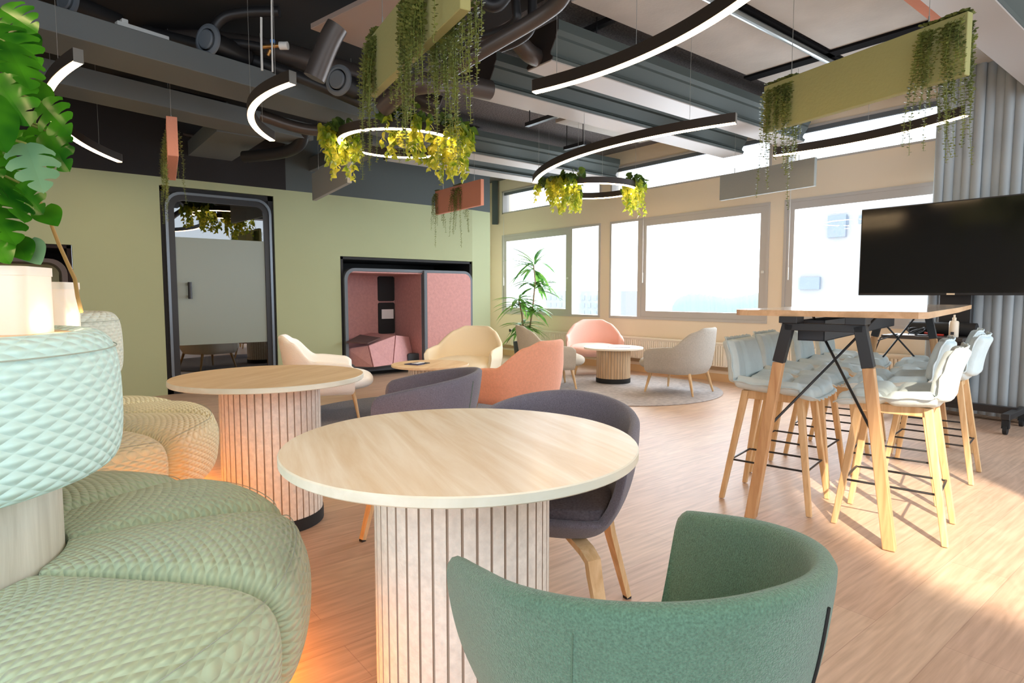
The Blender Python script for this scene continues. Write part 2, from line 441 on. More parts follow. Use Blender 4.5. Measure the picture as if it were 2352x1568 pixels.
def thing(name, label, cat, loc=(0, 0, 0), rz=0, group=None):
    o = bpy.data.objects.new(name, None); o.empty_display_size = 0.1; COL.objects.link(o)
    o.location = loc; o.rotation_euler = (0, 0, rz); o['label'] = label; o['category'] = cat
    if group: o['group'] = group
    return o
def tag(o, label, cat, group=None, kind=None):
    o['label'] = label; o['category'] = cat
    if group: o['group'] = group
    if kind: o['kind'] = kind
    return o
def struct(o, label=None):
    o['kind'] = 'structure'
    if label: o['label'] = label
    return o
def copy_tree(root, loc, rz, label):
    r = root.copy(); COL.objects.link(r); r.location = loc; r.rotation_euler = (0, 0, rz); r['label'] = label
    for ch in [c for c in ALLCH.get(root, [])]:
        c = ch.copy(); COL.objects.link(c); c.parent = r
        for g in ALLCH.get(ch, []):
            d = g.copy(); COL.objects.link(d); d.parent = c
    return r
ALLCH = {}
def index_children(root):
    for o in list(bpy.data.objects):
        if o.parent is not None: ALLCH.setdefault(o.parent, [])
        if o.parent is not None and o not in ALLCH[o.parent]: ALLCH[o.parent].append(o)

def rrect(x0, x1, z0, z1, r, n=6, corners=(1, 1, 1, 1)):
    """rounded rectangle, corners bl br tr tl"""
    out = []
    for (cx, cz, a), on in zip(((x0 + r, z0 + r, pi), (x1 - r, z0 + r, 1.5 * pi), (x1 - r, z1 - r, 0), (x0 + r, z1 - r, 0.5 * pi)), corners):
        if on: out += [(cx + r * cos(a + pi / 2 * k / n), cz + r * sin(a + pi / 2 * k / n)) for k in range(n + 1)]
        else: out.append((x0 if cx < (x0 + x1) / 2 else x1, z0 if cz < (z0 + z1) / 2 else z1))
    return out
def ring_prism(mb, outer, inner, fn, d0, d1):
    """frame between two outlines with equal point counts"""
    n = len(outer)
    vs = [fn(u, v, d0) for u, v in outer] + [fn(u, v, d0) for u, v in inner] + [fn(u, v, d1) for u, v in outer] + [fn(u, v, d1) for u, v in inner]
    fs = []
    for k in range(n):
        j = (k + 1) % n
        fs += [(k, j, n + j, n + k), (2 * n + k, 3 * n + k, 3 * n + j, 2 * n + j), (k, 2 * n + k, 2 * n + j, j), (n + k, n + j, 3 * n + j, 3 * n + k)]
    mb.add(vs, fs)

# ================================================================ ROOM
WX = 7.05      # inner face of the window wall
GY = 7.75      # face of the green wall
CZ = 3.25      # ceiling
struct(MB().b(-4, WX + .3, -3.2, 9.7, -0.12, 0).build('floor', M_floor))
struct(MB().b(-4, WX + .3, -1.2, 9.7, CZ, CZ + .15).build('ceiling', M_ceil))

wl = MB()
holes = [(-1.3, .408, .02, 1.637), (1.217, 2.445, .0, 2.331), (3.285, 5.408, .0, 1.637)]
xs = [-4.0]
for h in holes: xs += [h[0], h[1]]
for a, b_ in [(-4, -1.3), (.408, 1.217), (2.445, 3.285)]: wl.b(a, b_, GY, GY + .1, 0, 2.42)
for h in holes: wl.b(h[0], h[1], GY, GY + .1, h[3], 2.42)
wl.add([(5.408, GY, 0), (5.80, GY + .07, 0), (5.80, 9.7, 0), (5.70, 9.7, 0), (5.70, GY + .17, 0), (5.408, GY + .1, 0),
        (5.408, GY, 2.42), (5.80, GY + .07, 2.42), (5.80, 9.7, 2.42), (5.70, 9.7, 2.42), (5.70, GY + .17, 2.42), (5.408, GY + .1, 2.42)],
       [(0, 1, 7, 6), (1, 2, 8, 7), (2, 3, 9, 8), (3, 4, 10, 9), (4, 5, 11, 10), (5, 0, 6, 11), (6, 7, 8, 9, 10, 11), (5, 4, 3, 2, 1, 0)])
struct(wl.build('wall_left', M_green))
struct(MB().b(-4, 2.6, GY + .001, GY + .1, 2.42, CZ).build('trim_13', M_cblack), 'black fascia above the phone booth')
fa = MB().b(2.6, 5.408, GY + .002, GY + .1, 2.42, CZ)
fa.add([(5.408, GY + .002, 2.42), (5.80, GY + .072, 2.42), (5.80, 9.7, 2.42), (5.70, 9.7, 2.42), (5.408, GY + .002, CZ), (5.80, GY + .072, CZ), (5.80, 9.7, CZ), (5.70, 9.7, CZ)],
       [(0, 1, 5, 4), (1, 2, 6, 5), (2, 3, 7, 6), (3, 0, 4, 7)])
struct(fa.build('trim_1', M_slate), 'slate blue fascia above the green wall')
struct(MB().b(5.8, WX + .3, 9.5, 9.7, 0, CZ).build('wall_back', M_cream))
q = pt(1137, 515, 11.6)
struct(MB().box((q.x, q.y, 2.85), (.11, .06, .80), AZ - pi / 2).build('trim_2', M_slate), 'dark blue strip beside the clerestory window')

ww = MB()
YB = [(9.5, 9.12), (6.62, 6.42), (3.86, 3.68), (1.12, -1.2)]
for a, b_ in YB: ww.b(WX, WX + .25, b_, a, 0, CZ)
for a, b_ in [(9.12, 6.62), (6.42, 3.86), (3.68, 1.12)]:
    ww.b(WX, WX + .25, b_, a, 0, .775); ww.b(WX, WX + .25, b_, a, 2.235, 2.63); ww.b(WX, WX + .25, b_, a, 3.04, CZ)
struct(ww.build('wall_right', M_cream))
struct(MB().b(WX - .015, WX, -1.2, 9.5, 0, .10).build('baseboard_right', mat('baseboard_cream', (214, 178, 134), .6)))
for k, (a, b_) in enumerate([(9.45, 6.52), (6.52, 3.77), (3.77, 1.3)]):
    struct(MB().b(WX - .045, WX, b_ + .01, a - .01, .175, .20).b(WX - .03, WX, b_ + .01, a - .01, .145, .175).build('trim_%d' % (k + 3), M_rail), 'cable duct rail along the wall under the windows')

def window(idx, y1, y0, big_first, label):
    """y1 > y0; big sash plus narrow fixed light"""
    z0, z1 = .775, 2.235
    root = thing('window_%d' % idx, label, 'window', (WX, (y0 + y1) / 2, z0)); root['kind'] = 'structure'; del root['category']
    cy = (y0 + y1) / 2; H = z1 - z0
    f = MB(); t = .035
    XF = lambda u, v, d: (d, u, v)
    def rf(mb, a, b2, c, d2, w, x0, x1): ring_prism(mb, [(a, c), (b2, c), (b2, d2), (a, d2)], [(a + w, c + w), (b2 - w, c + w), (b2 - w, d2 - w), (a + w, d2 - w)], XF, x0, x1)
    rf(f, y0 - cy, y1 - cy, 0, H, t, -.012, .16)
    ym = (y1 - 1.84) if big_first else (y0 + 1.98)
    f.b(-.008, .15, ym - cy - .035, ym - cy + .035, t, H - t)
    f.build('window_frame', M_frame, root)
    by0, by1 = (ym + .035, y1 - t) if big_first else (y0 + t, ym - .035)
    ny0, ny1 = (y0 + t, ym - .035) if big_first else (ym + .035, y1 - t)
    s_ = MB(); w = .085; a, b2 = by0 - cy, by1 - cy
    rf(s_, a, b2, t, H - t, w, .0, .07)
    sash = s_.build('sash', M_frame, root)
    MB().b(-.02, 0, a + .02, a + .05, H * .42, H * .42 + .03).build('latch', M_whitep, sash)
    MB().b(.085, .09, a + w - .01, b2 - w + .01, t + w - .01, H - t - w + .01).build('pane', M_glass, root)
    MB().b(.085, .09, ny0 - cy, ny1 - cy, t, H - t).build('pane', M_glass, root)
    cyy = b2 - w * .5
    MB().tube([(-.03, cyy, H + .35), (-.03, cyy, H * .45)], .004, 6).b(-.036, -.024, cyy - .006, cyy + .006, H * .36, H * .46).build('blind_cord', M_whitep, root)
    return root
window(1, 9.12, 6.62, True, 'beige framed window behind the tall plant')
window(2, 6.42, 3.86, False, 'beige framed window with sea view beside the central pillar')
window(3, 3.68, 1.12, True, 'beige framed window half hidden by television and curtain')
for i, (a, b_, lb) in enumerate([(9.12, 6.62, 'clerestory strip window nearest the green wall'), (6.42, 3.86, 'clerestory strip window above the sea view window'), (3.68, 1.12, 'clerestory strip window running behind the curtain')]):
    cy = (a + b_) / 2; root = thing('window_%d' % (4 + i), lb, 'window', (WX, cy, 2.63)); root['kind'] = 'structure'; del root['category']
    h = .41; y = (a - b_) / 2
    f = MB().b(-.01, .14, -y, -y + .03, 0, h).b(-.01, .14, y - .03, y, 0, h).b(-.01, .14, -y, y, 0, .022).b(-.01, .14, -y, y, h - .022, h)
    f.build('window_frame', M_frame, root)
    MB().b(.02, .05, -y + .03, y - .03, h - .07, h - .022).build('blind_roll', M_podedge, root)
    MB().b(.085, .09, -y + .03, y - .03, .022, h - .022).build('pane', M_glass, root)

# radiators below the windows
def radiator(y0, y1, label):
    L_ = y1 - y0; r = thing('radiator', label, 'radiator', (WX - .10, (y0 + y1) / 2, .20), group='panel radiators under the windows')
    mb = MB(); n = int(L_ / .035)
    mb.b(.02, .06, -L_ / 2, L_ / 2, 0, .31)
    for k in range(n):
        yy = -L_ / 2 + (k + .5) * L_ / n
        mb.b(.0, .02, yy - .012, yy + .012, .015, .27)
    mb.build('panel', M_rad, r)
    MB().b(-.004, .075, -L_ / 2, L_ / 2, .295, .315).build('top_grille', M_rad, r)
    for yb in (-L_ / 2 + .13, L_ / 2 - .13): MB().b(.06, .09, yb - .03, yb + .03, .05, .28).build('bracket', M_rad, r)
    MB().tube([(.03, L_ / 2, .27), (.03, L_ / 2 + .05, .27)], .014, 10).cyl((.03, L_ / 2 + .05, 0), .02, .25, .30, 12).build('valve', M_black, r)
radiator(6.85, 8.75, 'cream radiator between tall plant and central pillar')
radiator(4.35, 6.12, 'cream radiator behind the small round table and pink armchair')
radiator(1.75, 3.55, 'cream radiator behind the bar stools near the curtain')

# ---- bulkheads, left part of the ceiling
def slab_between(p, q, w, z0, z1, m, name, label):
    p, q = Vector((p[0], p[1], 0)), Vector((q[0], q[1], 0)); c = (p + q) / 2; d = q - p
    o = MB().box((0, 0, 0), (d.length, w, z1 - z0)).build(name, m, bevel=(.004, 1)); o.location = (c.x, c.y, (z0 + z1) / 2); o.rotation_euler = (0, 0, atan2(d.y, d.x))
    return struct(o, label)
slab_between((-2.6, 4.28), (3.6, 5.65), .42, 2.70, 2.86, M_dark, 'trim_6', 'long grey boxed ceiling beam above the curved lamps')
slab_between((-2.6, 5.32), (2.35, 6.42), .36, 2.70, 2.86, M_dark, 'trim_7', 'second grey boxed ceiling beam nearer the green wall')
struct(MB().b(1.52, 1.98, 6.45, GY, 2.69, 2.85).build('trim_8', M_dark), 'short grey cross beam above the phone booth')
struct(MB().b(2.9, 3.2, 5.95, GY, 2.69, 2.85).build('trim_9', M_dark), 'short grey cross beam right of the curved lamp')
struct(MB().b(-4, 3.0, -1.2, GY, CZ - .03, CZ - .002).build('trim_10', M_cblack), 'black soffit above the pipes')

# unseen wall piece added beside the camera: its opening shapes the sun patch
wf = MB().b(.05, .42, -1.35, -1.2, 0, CZ).b(1.86, 2.6, -1.35, -1.2, 0, CZ).b(.42, 1.86, -1.35, -1.2, 0, 1.78).b(.42, 1.86, -1.35, -1.2, 3.08, CZ)
struct(wf.build('wall_sun_mask', M_cream))
struct(MB().b(-4.1, -4, 1.2, 9.7, 0, CZ).build('wall_far_added', mat('added_wall_grey', (150, 154, 146), .8)))  # unseen wall added to darken what the television reflects
# ceiling panels with black gaps
def cpanel(x0, x1, y0, y1, lb, z=CZ - .06, m=None):
    o = MB().box((0, 0, 0), (x1 - x0, y1 - y0, .04)).build('ceiling_panel', m or M_cpanel, bevel=(.004, 1)); o.location = ((x0 + x1) / 2, (y0 + y1) / 2, z)
    tag(o, lb, 'ceiling panel', 'acoustic ceiling panels')
cpanel(3.1, 5.38, 2.60, 3.22, 'light grey ceiling panel left of the black cross strip, behind the curved lamp')
cpanel(5.50, 6.95, 2.60, 3.22, 'light grey ceiling panel above the left end of the large green baffle')
cpanel(3.1, 5.38, 1.66, 2.46, 'light grey ceiling panel above the largest curved lamp at the top edge')
cpanel(5.50, 6.95, 1.66, 2.46, 'light grey ceiling panel between the steel conduit and the pink panel')
cpanel(3.55, 4.95, 4.62, 5.35, 'grey ceiling panel lit peach behind the flat conditioning beam')
cpanel(5.05, 6.60, 4.62, 5.50, 'peach lit ceiling panel near the sea view window')
cpanel(3.35, 4.70, 7.00 - .55, 7.45, 'grey ceiling panel above the near ivy ring')
o = MB().b(3.0, 6.9, 2.47, 2.59, CZ - .10, CZ - .08).b(5.38, 5.50, 1.6, 3.25, CZ - .10, CZ - .08).build('trim_12', mat('strip_black', (22, 22, 24), 1.0, spec=0.1)); struct(o, 'black gap strips between the ceiling panels')
o = MB().tube([(2.6, 2.52, 3.12), (6.9, 2.52, 3.12)], .026, 12).build('ceiling_conduit', mat('steel_conduit', (150, 156, 156), .3, .7)); tag(o, 'long steel conduit running along the black ceiling strip', 'pipe')

# chilled beams
def chilled_beam(y, x0, x1, label, z=2.8):
    r = thing('conditioning_beam', label, 'ceiling beam', ((x0 + x1) / 2, y, z), group='flat conditioning beams under the ceiling')
    L_ = x1 - x0
    sec = [(-.135, .012), (.135, .012), (.145, .03), (.12, .05), (.12, .07), (.175, .15), (.175, .17), (.20, .20), (.20, .27), (-.20, .27), (-.20, .20), (-.175, .17), (-.175, .15), (-.12, .07), (-.12, .05), (-.145, .03)]
    MB().prism(sec, lambda u, v, d: (d, u, v), -L_ / 2 + .01, L_ / 2 - .01).build('housing', M_beam, r)
    MB().b(-L_ / 2, L_ / 2, -.135, .135, 0, .012).build('face_plate', M_beamp, r, bevel=(.003, 1))
    for s in (-1, 1):
        MB().prism(sec, lambda u, v, d: (s * (L_ / 2 - .01) + s * d, u, v), 0, .008).build('end_cap', M_beame if s < 0 else M_beam, r)
    for xr in (-L_ / 2 + .5, L_ / 2 - .5): MB().tube([(xr, -.1, .26), (xr, -.1, CZ - z)], .005, 6).build('hanger_rod', M_black, r)
    return r
chilled_beam(4.22, 3.04, 6.80, 'grey conditioning beam whose far end stops before the sea view clerestory')
chilled_beam(3.49, 3.04, 6.80, 'grey conditioning beam passing behind the left end of the green baffle')
chilled_beam(6.22, 3.4, 6.80, 'grey conditioning beam above the far ivy ring lamp')
chilled_beam(6.95, 3.6, 6.80, 'grey conditioning beam closest to the green wall')
chilled_beam(1.24, 3.35, 6.78, 'grey conditioning beam in the top right corner beside the curtain')
o = MB().b(4.3, 5.15, 1.42, 1.62, 3.02, 3.04).build('ceiling_panel', M_bsalmon); tag(o, 'pink sheet for warm light on the beam plate, top edge above the green baffle', 'ceiling panel')  # warm light on the beam plate, drawn as a salmon sheet

o = MB().box((0, 0, 0), (.50, 1.35, .04)).build('ceiling_panel', mat('warm_panel', (160, 142, 132), .9), bevel=(.004, 1)); o.location = (2.06, 3.78, 3.02); o.rotation_euler = (0, 0, R(12)); tag(o, 'warm grey ceiling panel behind the central olive baffle', 'ceiling panel')
# brackets on the ceiling
for i, (px, py, d, L_, lb) in enumerate([(1370, 50, 4.9, .45, 'black ceiling bracket with threaded rod above the flat beams'), (1555, 45, 4.9, .35, 'black ceiling bracket behind the largest curved lamp'), (1245, 275, 6.5, .5, 'black ceiling bracket left of the lamp wire'), (1320, 335, 7.6, .35, 'small black ceiling bracket above the far ivy ring')]):
    q = pt(px, py, d); zt = min(q.z, CZ - .05)
    r = thing('ceiling_bracket', lb, 'bracket', (q.x, q.y, zt), group='black brackets on the ceiling')
    MB().box((0, 0, 0), (.05, L_, .04)).build('rail', M_black, r)
    for yb in (-L_ * .4, L_ * .4): MB().tube([(0, yb, 0), (0, yb, CZ - zt - .005)], .006, 6).build('threaded_rod', M_black, r)

# ================================================================ PHONE BOOTH, PODS IN THE GREEN WALL
P3 = lambda u, v, d: (u, d, v)
bo = thing('phone_booth', 'black framed phone booth with frosted glass door set in the green wall', 'phone booth', (1.83, GY, 0))
def rel(x): return x - 1.83
b_ = MB(); b_.b(rel(1.222), rel(1.28), .02, 1.0, 0, 2.325).b(rel(2.38), rel(2.44), .02, 1.0, 0, 2.325).b(rel(1.222), rel(2.44), .02, 1.0, 2.27, 2.325).b(rel(1.222), rel(2.44), .02, 1.0, 0.0, .05).b(rel(1.222), rel(2.44), .96, 1.0, 0, 2.325)
b_.build('body', M_blackm, bo)
sh = MB(); ring_prism(sh, rrect(rel(1.222), rel(2.44), .005, 2.326, .01), rrect(rel(1.262), rel(2.408), .05, 2.27, .17), P3, .03, .06); sh.build('surround', M_blackm, bo)
fr = MB(); ring_prism(fr, rrect(rel(1.262), rel(2.408), .05, 2.275, .17), rrect(rel(1.290), rel(2.38), .075, 2.247, .15), P3, -.02, .05); fr.build('outer_frame', mat('booth_trim', (116, 126, 136), .3, .5), bo, smooth=30)
f2 = MB(); ring_prism(f2, rrect(rel(1.290), rel(2.38), .075, 2.247, .15), rrect(rel(1.355), rel(2.325), .13, 2.185, .10), P3, 0, .05); f2.build('door_frame', M_black, bo, smooth=30)
MB().prism(rrect(rel(1.352), rel(2.328), .12, 2.19, .10), P3, .022, .030).build('door_glass', M_bglass, bo)
MB().b(rel(1.356), rel(2.324), .014, .0205, .55, 1.775).build('frosted_film', M_film, bo)
h = MB().tube([(rel(1.475), -.045, 1.08), (rel(1.475), -.045, 1.27)], .021, 12).b(rel(1.462), rel(1.488), -.045, .014, 1.09, 1.12).b(rel(1.462), rel(1.488), -.045, .014, 1.23, 1.26)
h.build('door_handle', M_black, bo, smooth=40)
r_ = MB().cyl((rel(1.75), .55, 0), .17, .05, .09, 24).tube([(rel(1.75), .55, .09), (rel(1.75), .55, .75)], .025, 10).build('stool_post', M_black, bo)
MB().lathe([(0, .62), (.17, .62), (.19, .66), (.17, .70), (0, .70)], 24, (rel(2.1), .6, 0)).tube([(rel(2.1), .6, .05), (rel(2.1), .6, .62)], .025, 10).build('stool_seat', mat('navy_fabric', (52, 62, 92), .9), bo)

pod = thing('seating_pod', 'wide pink felt lined seating pod recessed in the green wall', 'seating pod', (4.35, GY, 0))
rp = lambda x: x - 4.35
b_ = MB(); b_.b(rp(3.29), rp(3.33), .02, 1.1, 0, 1.63).b(rp(5.37), rp(5.403), .02, 1.1, 0, 1.63).b(rp(3.29), rp(5.403), .02, 1.1, 1.60, 1.632).b(rp(3.29), rp(5.403), 1.06, 1.1, 0, 1.63).b(rp(3.33), rp(5.37), .25, 1.06, .0, .07)
b_.build('recess', M_blackm, pod)
fr = MB(); ring_prism(fr, rrect(rp(3.325), rp(5.385), .13, 1.485, .15), rrect(rp(3.368), rp(5.345), .17, 1.445, .12), P3, -.03, .85); fr.build('shell_frame', M_podedge, pod, smooth=30)
MB().b(rp(3.37), rp(5.34), .835, .85, .17, 1.44).build('back_wall', M_podpink, pod)
MB().b(rp(3.37), rp(4.52), .0, .83, 1.425, 1.443).build('niche_ceiling', M_podpink, pod)
pn = MB(); pn.prism(rrect(rp(4.575), rp(5.345), .17, 1.445, .115, corners=(0, 1, 1, 0)), P3, -.045, .0); pn.build('front_panel', M_podpink, pod, bevel=(.006, 2))
ed = MB(); ed.b(rp(4.52), rp(4.572), -.055, .82, .14, 1.475); ed.build('divider_edge', M_podedge, pod, bevel=(.008, 2))
MB().b(rp(4.512), rp(4.519), .03, .82, .17, 1.44).build('divider_lining', M_podpink, pod)
MB().b(rp(3.34), rp(5.37), .03, .6, .07, .13).build('plinth', M_charcoal, pod)
for z0, z1 in ((1.03, 1.41), (.53, 1.01)):
    MB().prism(rrect(rp(4.225), rp(4.50), z0, z1, .03), P3, .815, .833).build('media_panel', M_blackm, pod)
MB().b(rp(4.275), rp(4.475), .806, .813, .76, .905).build('notice_sheet', M_paper, pod)
# faceted bench
A0, A1 = (3.38, 7.80, .40), (3.38, 7.80, .16); B0 = pt(846, 793, 8.22); B1 = pt(858, 848, 8.12); C0 = pt(909, 770, 8.62); C1 = pt(903, 845, 8.42); D0 = (4.50, 8.12, .50); D1 = (4.50, 7.98, .16)
def L3(p): return (p[0] - 4.35, p[1] - GY, p[2])
def wedge(pts, name, m):
    # pts: top-front a, top-front b, bottom-front b, bottom-front a ; extruded to the back wall
    a, b2, c2, d2 = [L3(p) for p in pts]; yb = .83
    vs = [a, b2, c2, d2] + [(p[0], yb, p[2]) for p in (a, b2, c2, d2)]
    return MB().add(vs, [(0, 1, 2, 3), (7, 6, 5, 4), (0, 4, 5, 1), (1, 5, 6, 2), (2, 6, 7, 3), (3, 7, 4, 0)])
def wedge_obj(pts, name, m):
    a, b2, c2, d2 = [L3(p) for p in pts]; yb = .83; mb = MB()
    mb.add([a, b2, c2, d2] + [(p[0], yb, p[2]) for p in (a, b2, c2, d2)], [(0, 1, 2, 3), (7, 6, 5, 4), (0, 4, 5, 1), (1, 5, 6, 2), (2, 6, 7, 3), (3, 7, 4, 0)])
    return mb.build(name, m, pod, bevel=(.008, 2))
g = .006
B1 = Vector((B1.x, B1.y, .16)); C1 = Vector((C1.x, C1.y, .16))
wedge_obj([A0, (B0.x - g, B0.y, B0.z), (B1.x - g, B1.y, B1.z), A1], 'seat_block', M_podseat)
wedge_obj([(B0.x + g, B0.y, B0.z), (C0.x - g, C0.y, C0.z), (C1.x - g, C1.y, C1.z), (B1.x + g, B1.y, B1.z)], 'seat_block', M_podseat)
wedge_obj([(C0.x + g, C0.y, C0.z), D0, D1, (C1.x + g, C1.y, C1.z)], 'seat_block', M_podseat)
t0 = [pt(797, 789, 8.05), pt(845, 792, 8.15), pt(874, 780, 8.45), pt(827, 773, 8.5)]
mb = MB(); mb.add([(p.x - 4.35, p.y - GY, p.z + .012) for p in t0] + [(p.x - 4.35, p.y - GY, p.z + .03) for p in t0], [(3, 2, 1, 0), (4, 5, 6, 7), (0, 1, 5, 4), (1, 2, 6, 5), (2, 3, 7, 6), (3, 0, 4, 7)])
mb.build('table_leaf', mat('pod_leaf_dark', (84, 58, 54), .8), pod)
MB().prism(rrect(rp(4.33), rp(4.52), .17, .27, .03, corners=(0, 0, 1, 1)), P3, .1, .22).build('socket_box', M_charcoal, pod)

p2 = thing('work_pod', 'dark framed pod with pale green lining at the far left of the green wall', 'work pod', (-.45, GY, 0))
b_ = MB(); b_.b(-.845, .853, .9, .94, 0.03, 1.63).b(.813, .853, .02, .9, .03, 1.63).b(-.845, -.805, .02, .9, .03, 1.63).b(-.845, .853, .02, .9, 1.60, 1.632)
b_.build('recess', mat('recess_brown', (34, 24, 24), .9), p2)
fr = MB(); ring_prism(fr, rrect(-.80, .81, .1, 1.49, .15), rrect(-.765, .762, .14, 1.452, .12), P3, 0, .5); fr.build('shell_frame', mat('pod_frame_brown', (84, 74, 70), .6), p2, smooth=30)
MB().b(-.76, .757, .48, .5, .14, 1.45).build('back_wall', mat('pod_lining_green', (178, 178, 138), .9), p2)
MB().b(-.75, .75, .0, .45, .12, .5).build('bench', M_green, p2, bevel=(.02, 2))

# ================================================================ OUTSIDE
o = MB().b(14, 400, -150, 300, -16.2, -16).build('sea', M_water); tag(o, 'pale bright sea beyond the windows', 'sea', kind='stuff')
fb = thing('office_building', 'bright pale building seen through the window left of the television', 'building', (24, 2, 0))
MB().b(-3.5, 6, -12, 8.3, -14.1, 3.9).build('wall', M_far, fb)
for k in range(6): MB().b(-3.54, -3.5, 6.6 - k * .9, 7.2 - k * .9, 3.35, 3.6).build('window', M_farw, fb)
q = pt(1947, 523, 20.2)
MB().b(-3.62, -3.4, q.y - 2 - .28, q.y - 2 + .28, q.z - .35, q.z + .35).build('window', M_farw, fb)
q = pt(1850, 650, 20.2)
MB().b(-3.62, -3.4, q.y - 2 - .35, q.y - 2 + .35, q.z - .2, q.z + .2).build('window', M_farw, fb)
lb_ = thing('apartment_building', 'faint distant apartment block seen behind the tall plant', 'building', (62, 62, 0))
MB().b(-4, 6, -7.5, 3, -14.1, 1.7).build('wall', M_far, lb_)
for j in range(3):
    for k in range(9):
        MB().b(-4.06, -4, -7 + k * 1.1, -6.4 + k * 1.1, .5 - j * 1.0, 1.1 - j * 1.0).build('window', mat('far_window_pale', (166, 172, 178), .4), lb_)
tr = MB(); rr = random.Random(3)
for k in range(70):
    q = pt(1562 + k * 2.6, 690, 150); z = rr.uniform(.3, 1.6) * (0.6 + .4 * sin(k / 9))
    tr.lathe([(0, -15.5), (2.2, -12), (2.0, z - 2), (1.2, z - .6), (0, z + .3)], 7, (q.x, q.y, 0))
o = tr.build('treeline', M_tree, smooth=True); tag(o, 'faint wooded headland on the horizon', 'trees', kind='stuff')

# ================================================================ FURNITURE
def disc_top(mb, r, z0, z1, n=96, e=.003):
    mb.lathe([(0, z0), (r - e, z0), (r, z0 + e), (r, z1 - e), (r - e, z1), (0, z1)], n)
def round_table(loc, r, h, rc, label, mtop, medge, mcol, nribs, th=.025, group=None, mgr=None):
    t = thing('round_table', label, 'table', (*loc, .0125 if h < .6 else 0), 0, group)
    mb = MB(); disc_top(mb, r, h - th, h)
    for i, f in enumerate(mb.f):
        zc = sum(mb.v[k][2] for k in f) / len(f); rc_ = sum(hypot(mb.v[k][0], mb.v[k][1]) for k in f) / len(f)
        mb.mi[i] = 1 if rc_ > r - .002 else 0
    o = mb.build('tabletop', [mtop, medge], t, smooth=30, recalc=False)
    # fluted drum: ribs with real grooves between them
    prof = []; w = 2 * pi / nribs; gd = .0055
    for k in range(nribs):
        a = k * w
        for da, rr in ((-.40, rc), (-.2, rc), (0, rc), (.2, rc), (.42, rc), (.445, rc - gd), (.555, rc - gd)):
            prof.append((a + da * w, rr))
    mb = MB(); n = len(prof); z0, z1 = .06, h - th
    vs = [(rr * cos(a), rr * sin(a), z0) for a, rr in prof] + [(rr * cos(a), rr * sin(a), z1) for a, rr in prof]
    fs = []; mi = []
    for k in range(n):
        fs.append((k, (k + 1) % n, n + (k + 1) % n, n + k)); mi.append(1 if k % 7 in (4, 5, 6) else 0)
    fs += [tuple(reversed(range(n))), tuple(range(n, 2 * n))]; mi += [0, 0]
    mb.add(vs, fs); mb.mi = mi
    mb.build('fluted_drum', [mcol, mgr or M_groove], t, recalc=False)
    MB().cyl((0, 0, 0), rc + .004, 0.002, .06, 48).build('base_ring', M_blackm, t, smooth=40)
    return t
round_table((.908, 1.353), .468, .73, .236, 'nearest round ash table with fluted drum, green chair tucked at its side', M_ash, M_edge, M_rib, 42)
round_table((.925, 3.06), .445, .73, .232, 'second round ash table, between the sage banquette and the cream armchair', M_ashw, M_edge, M_rib, 42)
round_table((3.03, 5.06), .37, .45, .21, 'low round table with navy notebook before the pink seating pod', M_ashw, M_ashw, M_rib, 36, .022)
round_table((5.86, 5.26), .375, .45, .215, 'low round table with open magazine beside the pink armchair', mat('white_ash_top', (240, 230, 212), .45), mat('white_ash_edge', (236, 224, 204), .5), M_ribw, 36, .022)

# ---- tub chairs
TUB_A, TUB_B, TUB_T, TUB_ZB, TUB_ZT = .28, .282, 2.216, .763, .668
def tub_plan(th):
    a = abs(th); s = 1 if th >= 0 else -1
    if a <= pi / 2: return -TUB_B * cos(th), TUB_A * sin(th)
    if a <= TUB_T: return TUB_B * 1.05 * (a - pi / 2), s * TUB_A * (1 - .10 * (a - pi / 2) ** 2)
    w = (a - TUB_T) / (pi - TUB_T); x0 = TUB_B * 1.05 * (TUB_T - pi / 2); y0 = TUB_A * (1 - .10 * (TUB_T - pi / 2) ** 2)
    return x0 + .075 * sin(w * pi / 2), s * y0 * max(0, cos(w * pi / 2)) ** .85
def tub_h(th):
    a = abs(th); lip = .435
    if a <= TUB_T: 
        h = TUB_ZB + (TUB_ZT - TUB_ZB) * (a / TUB_T) ** 1.6
        e = (a - (TUB_T - .10)) / .10
        return h - (.018 * max(0, e) ** 2)
    w = (a - TUB_T) / (pi - TUB_T); k = min(1, w / .30); k = k * k * (3 - 2 * k)
    return TUB_ZT - .018 + (lip - TUB_ZT + .018) * k
def tub_scale(z, z0=.335, ztop=.80, n=3.0):
    q = min(1, max(0, (ztop - z) / (ztop - z0))); return max(0.0, 1 - q ** n) ** (1 / n)
def tub_surf(th, z, inset=0):
    x, y = tub_plan(th); k = tub_scale(z); r = hypot(x, y); f = max(0.02, (r * k - inset) / r)
    lean = -.03 * (z - .45) / .3 * max(0, -x / TUB_B)
    return Vector((x * f + lean, y * f, z))
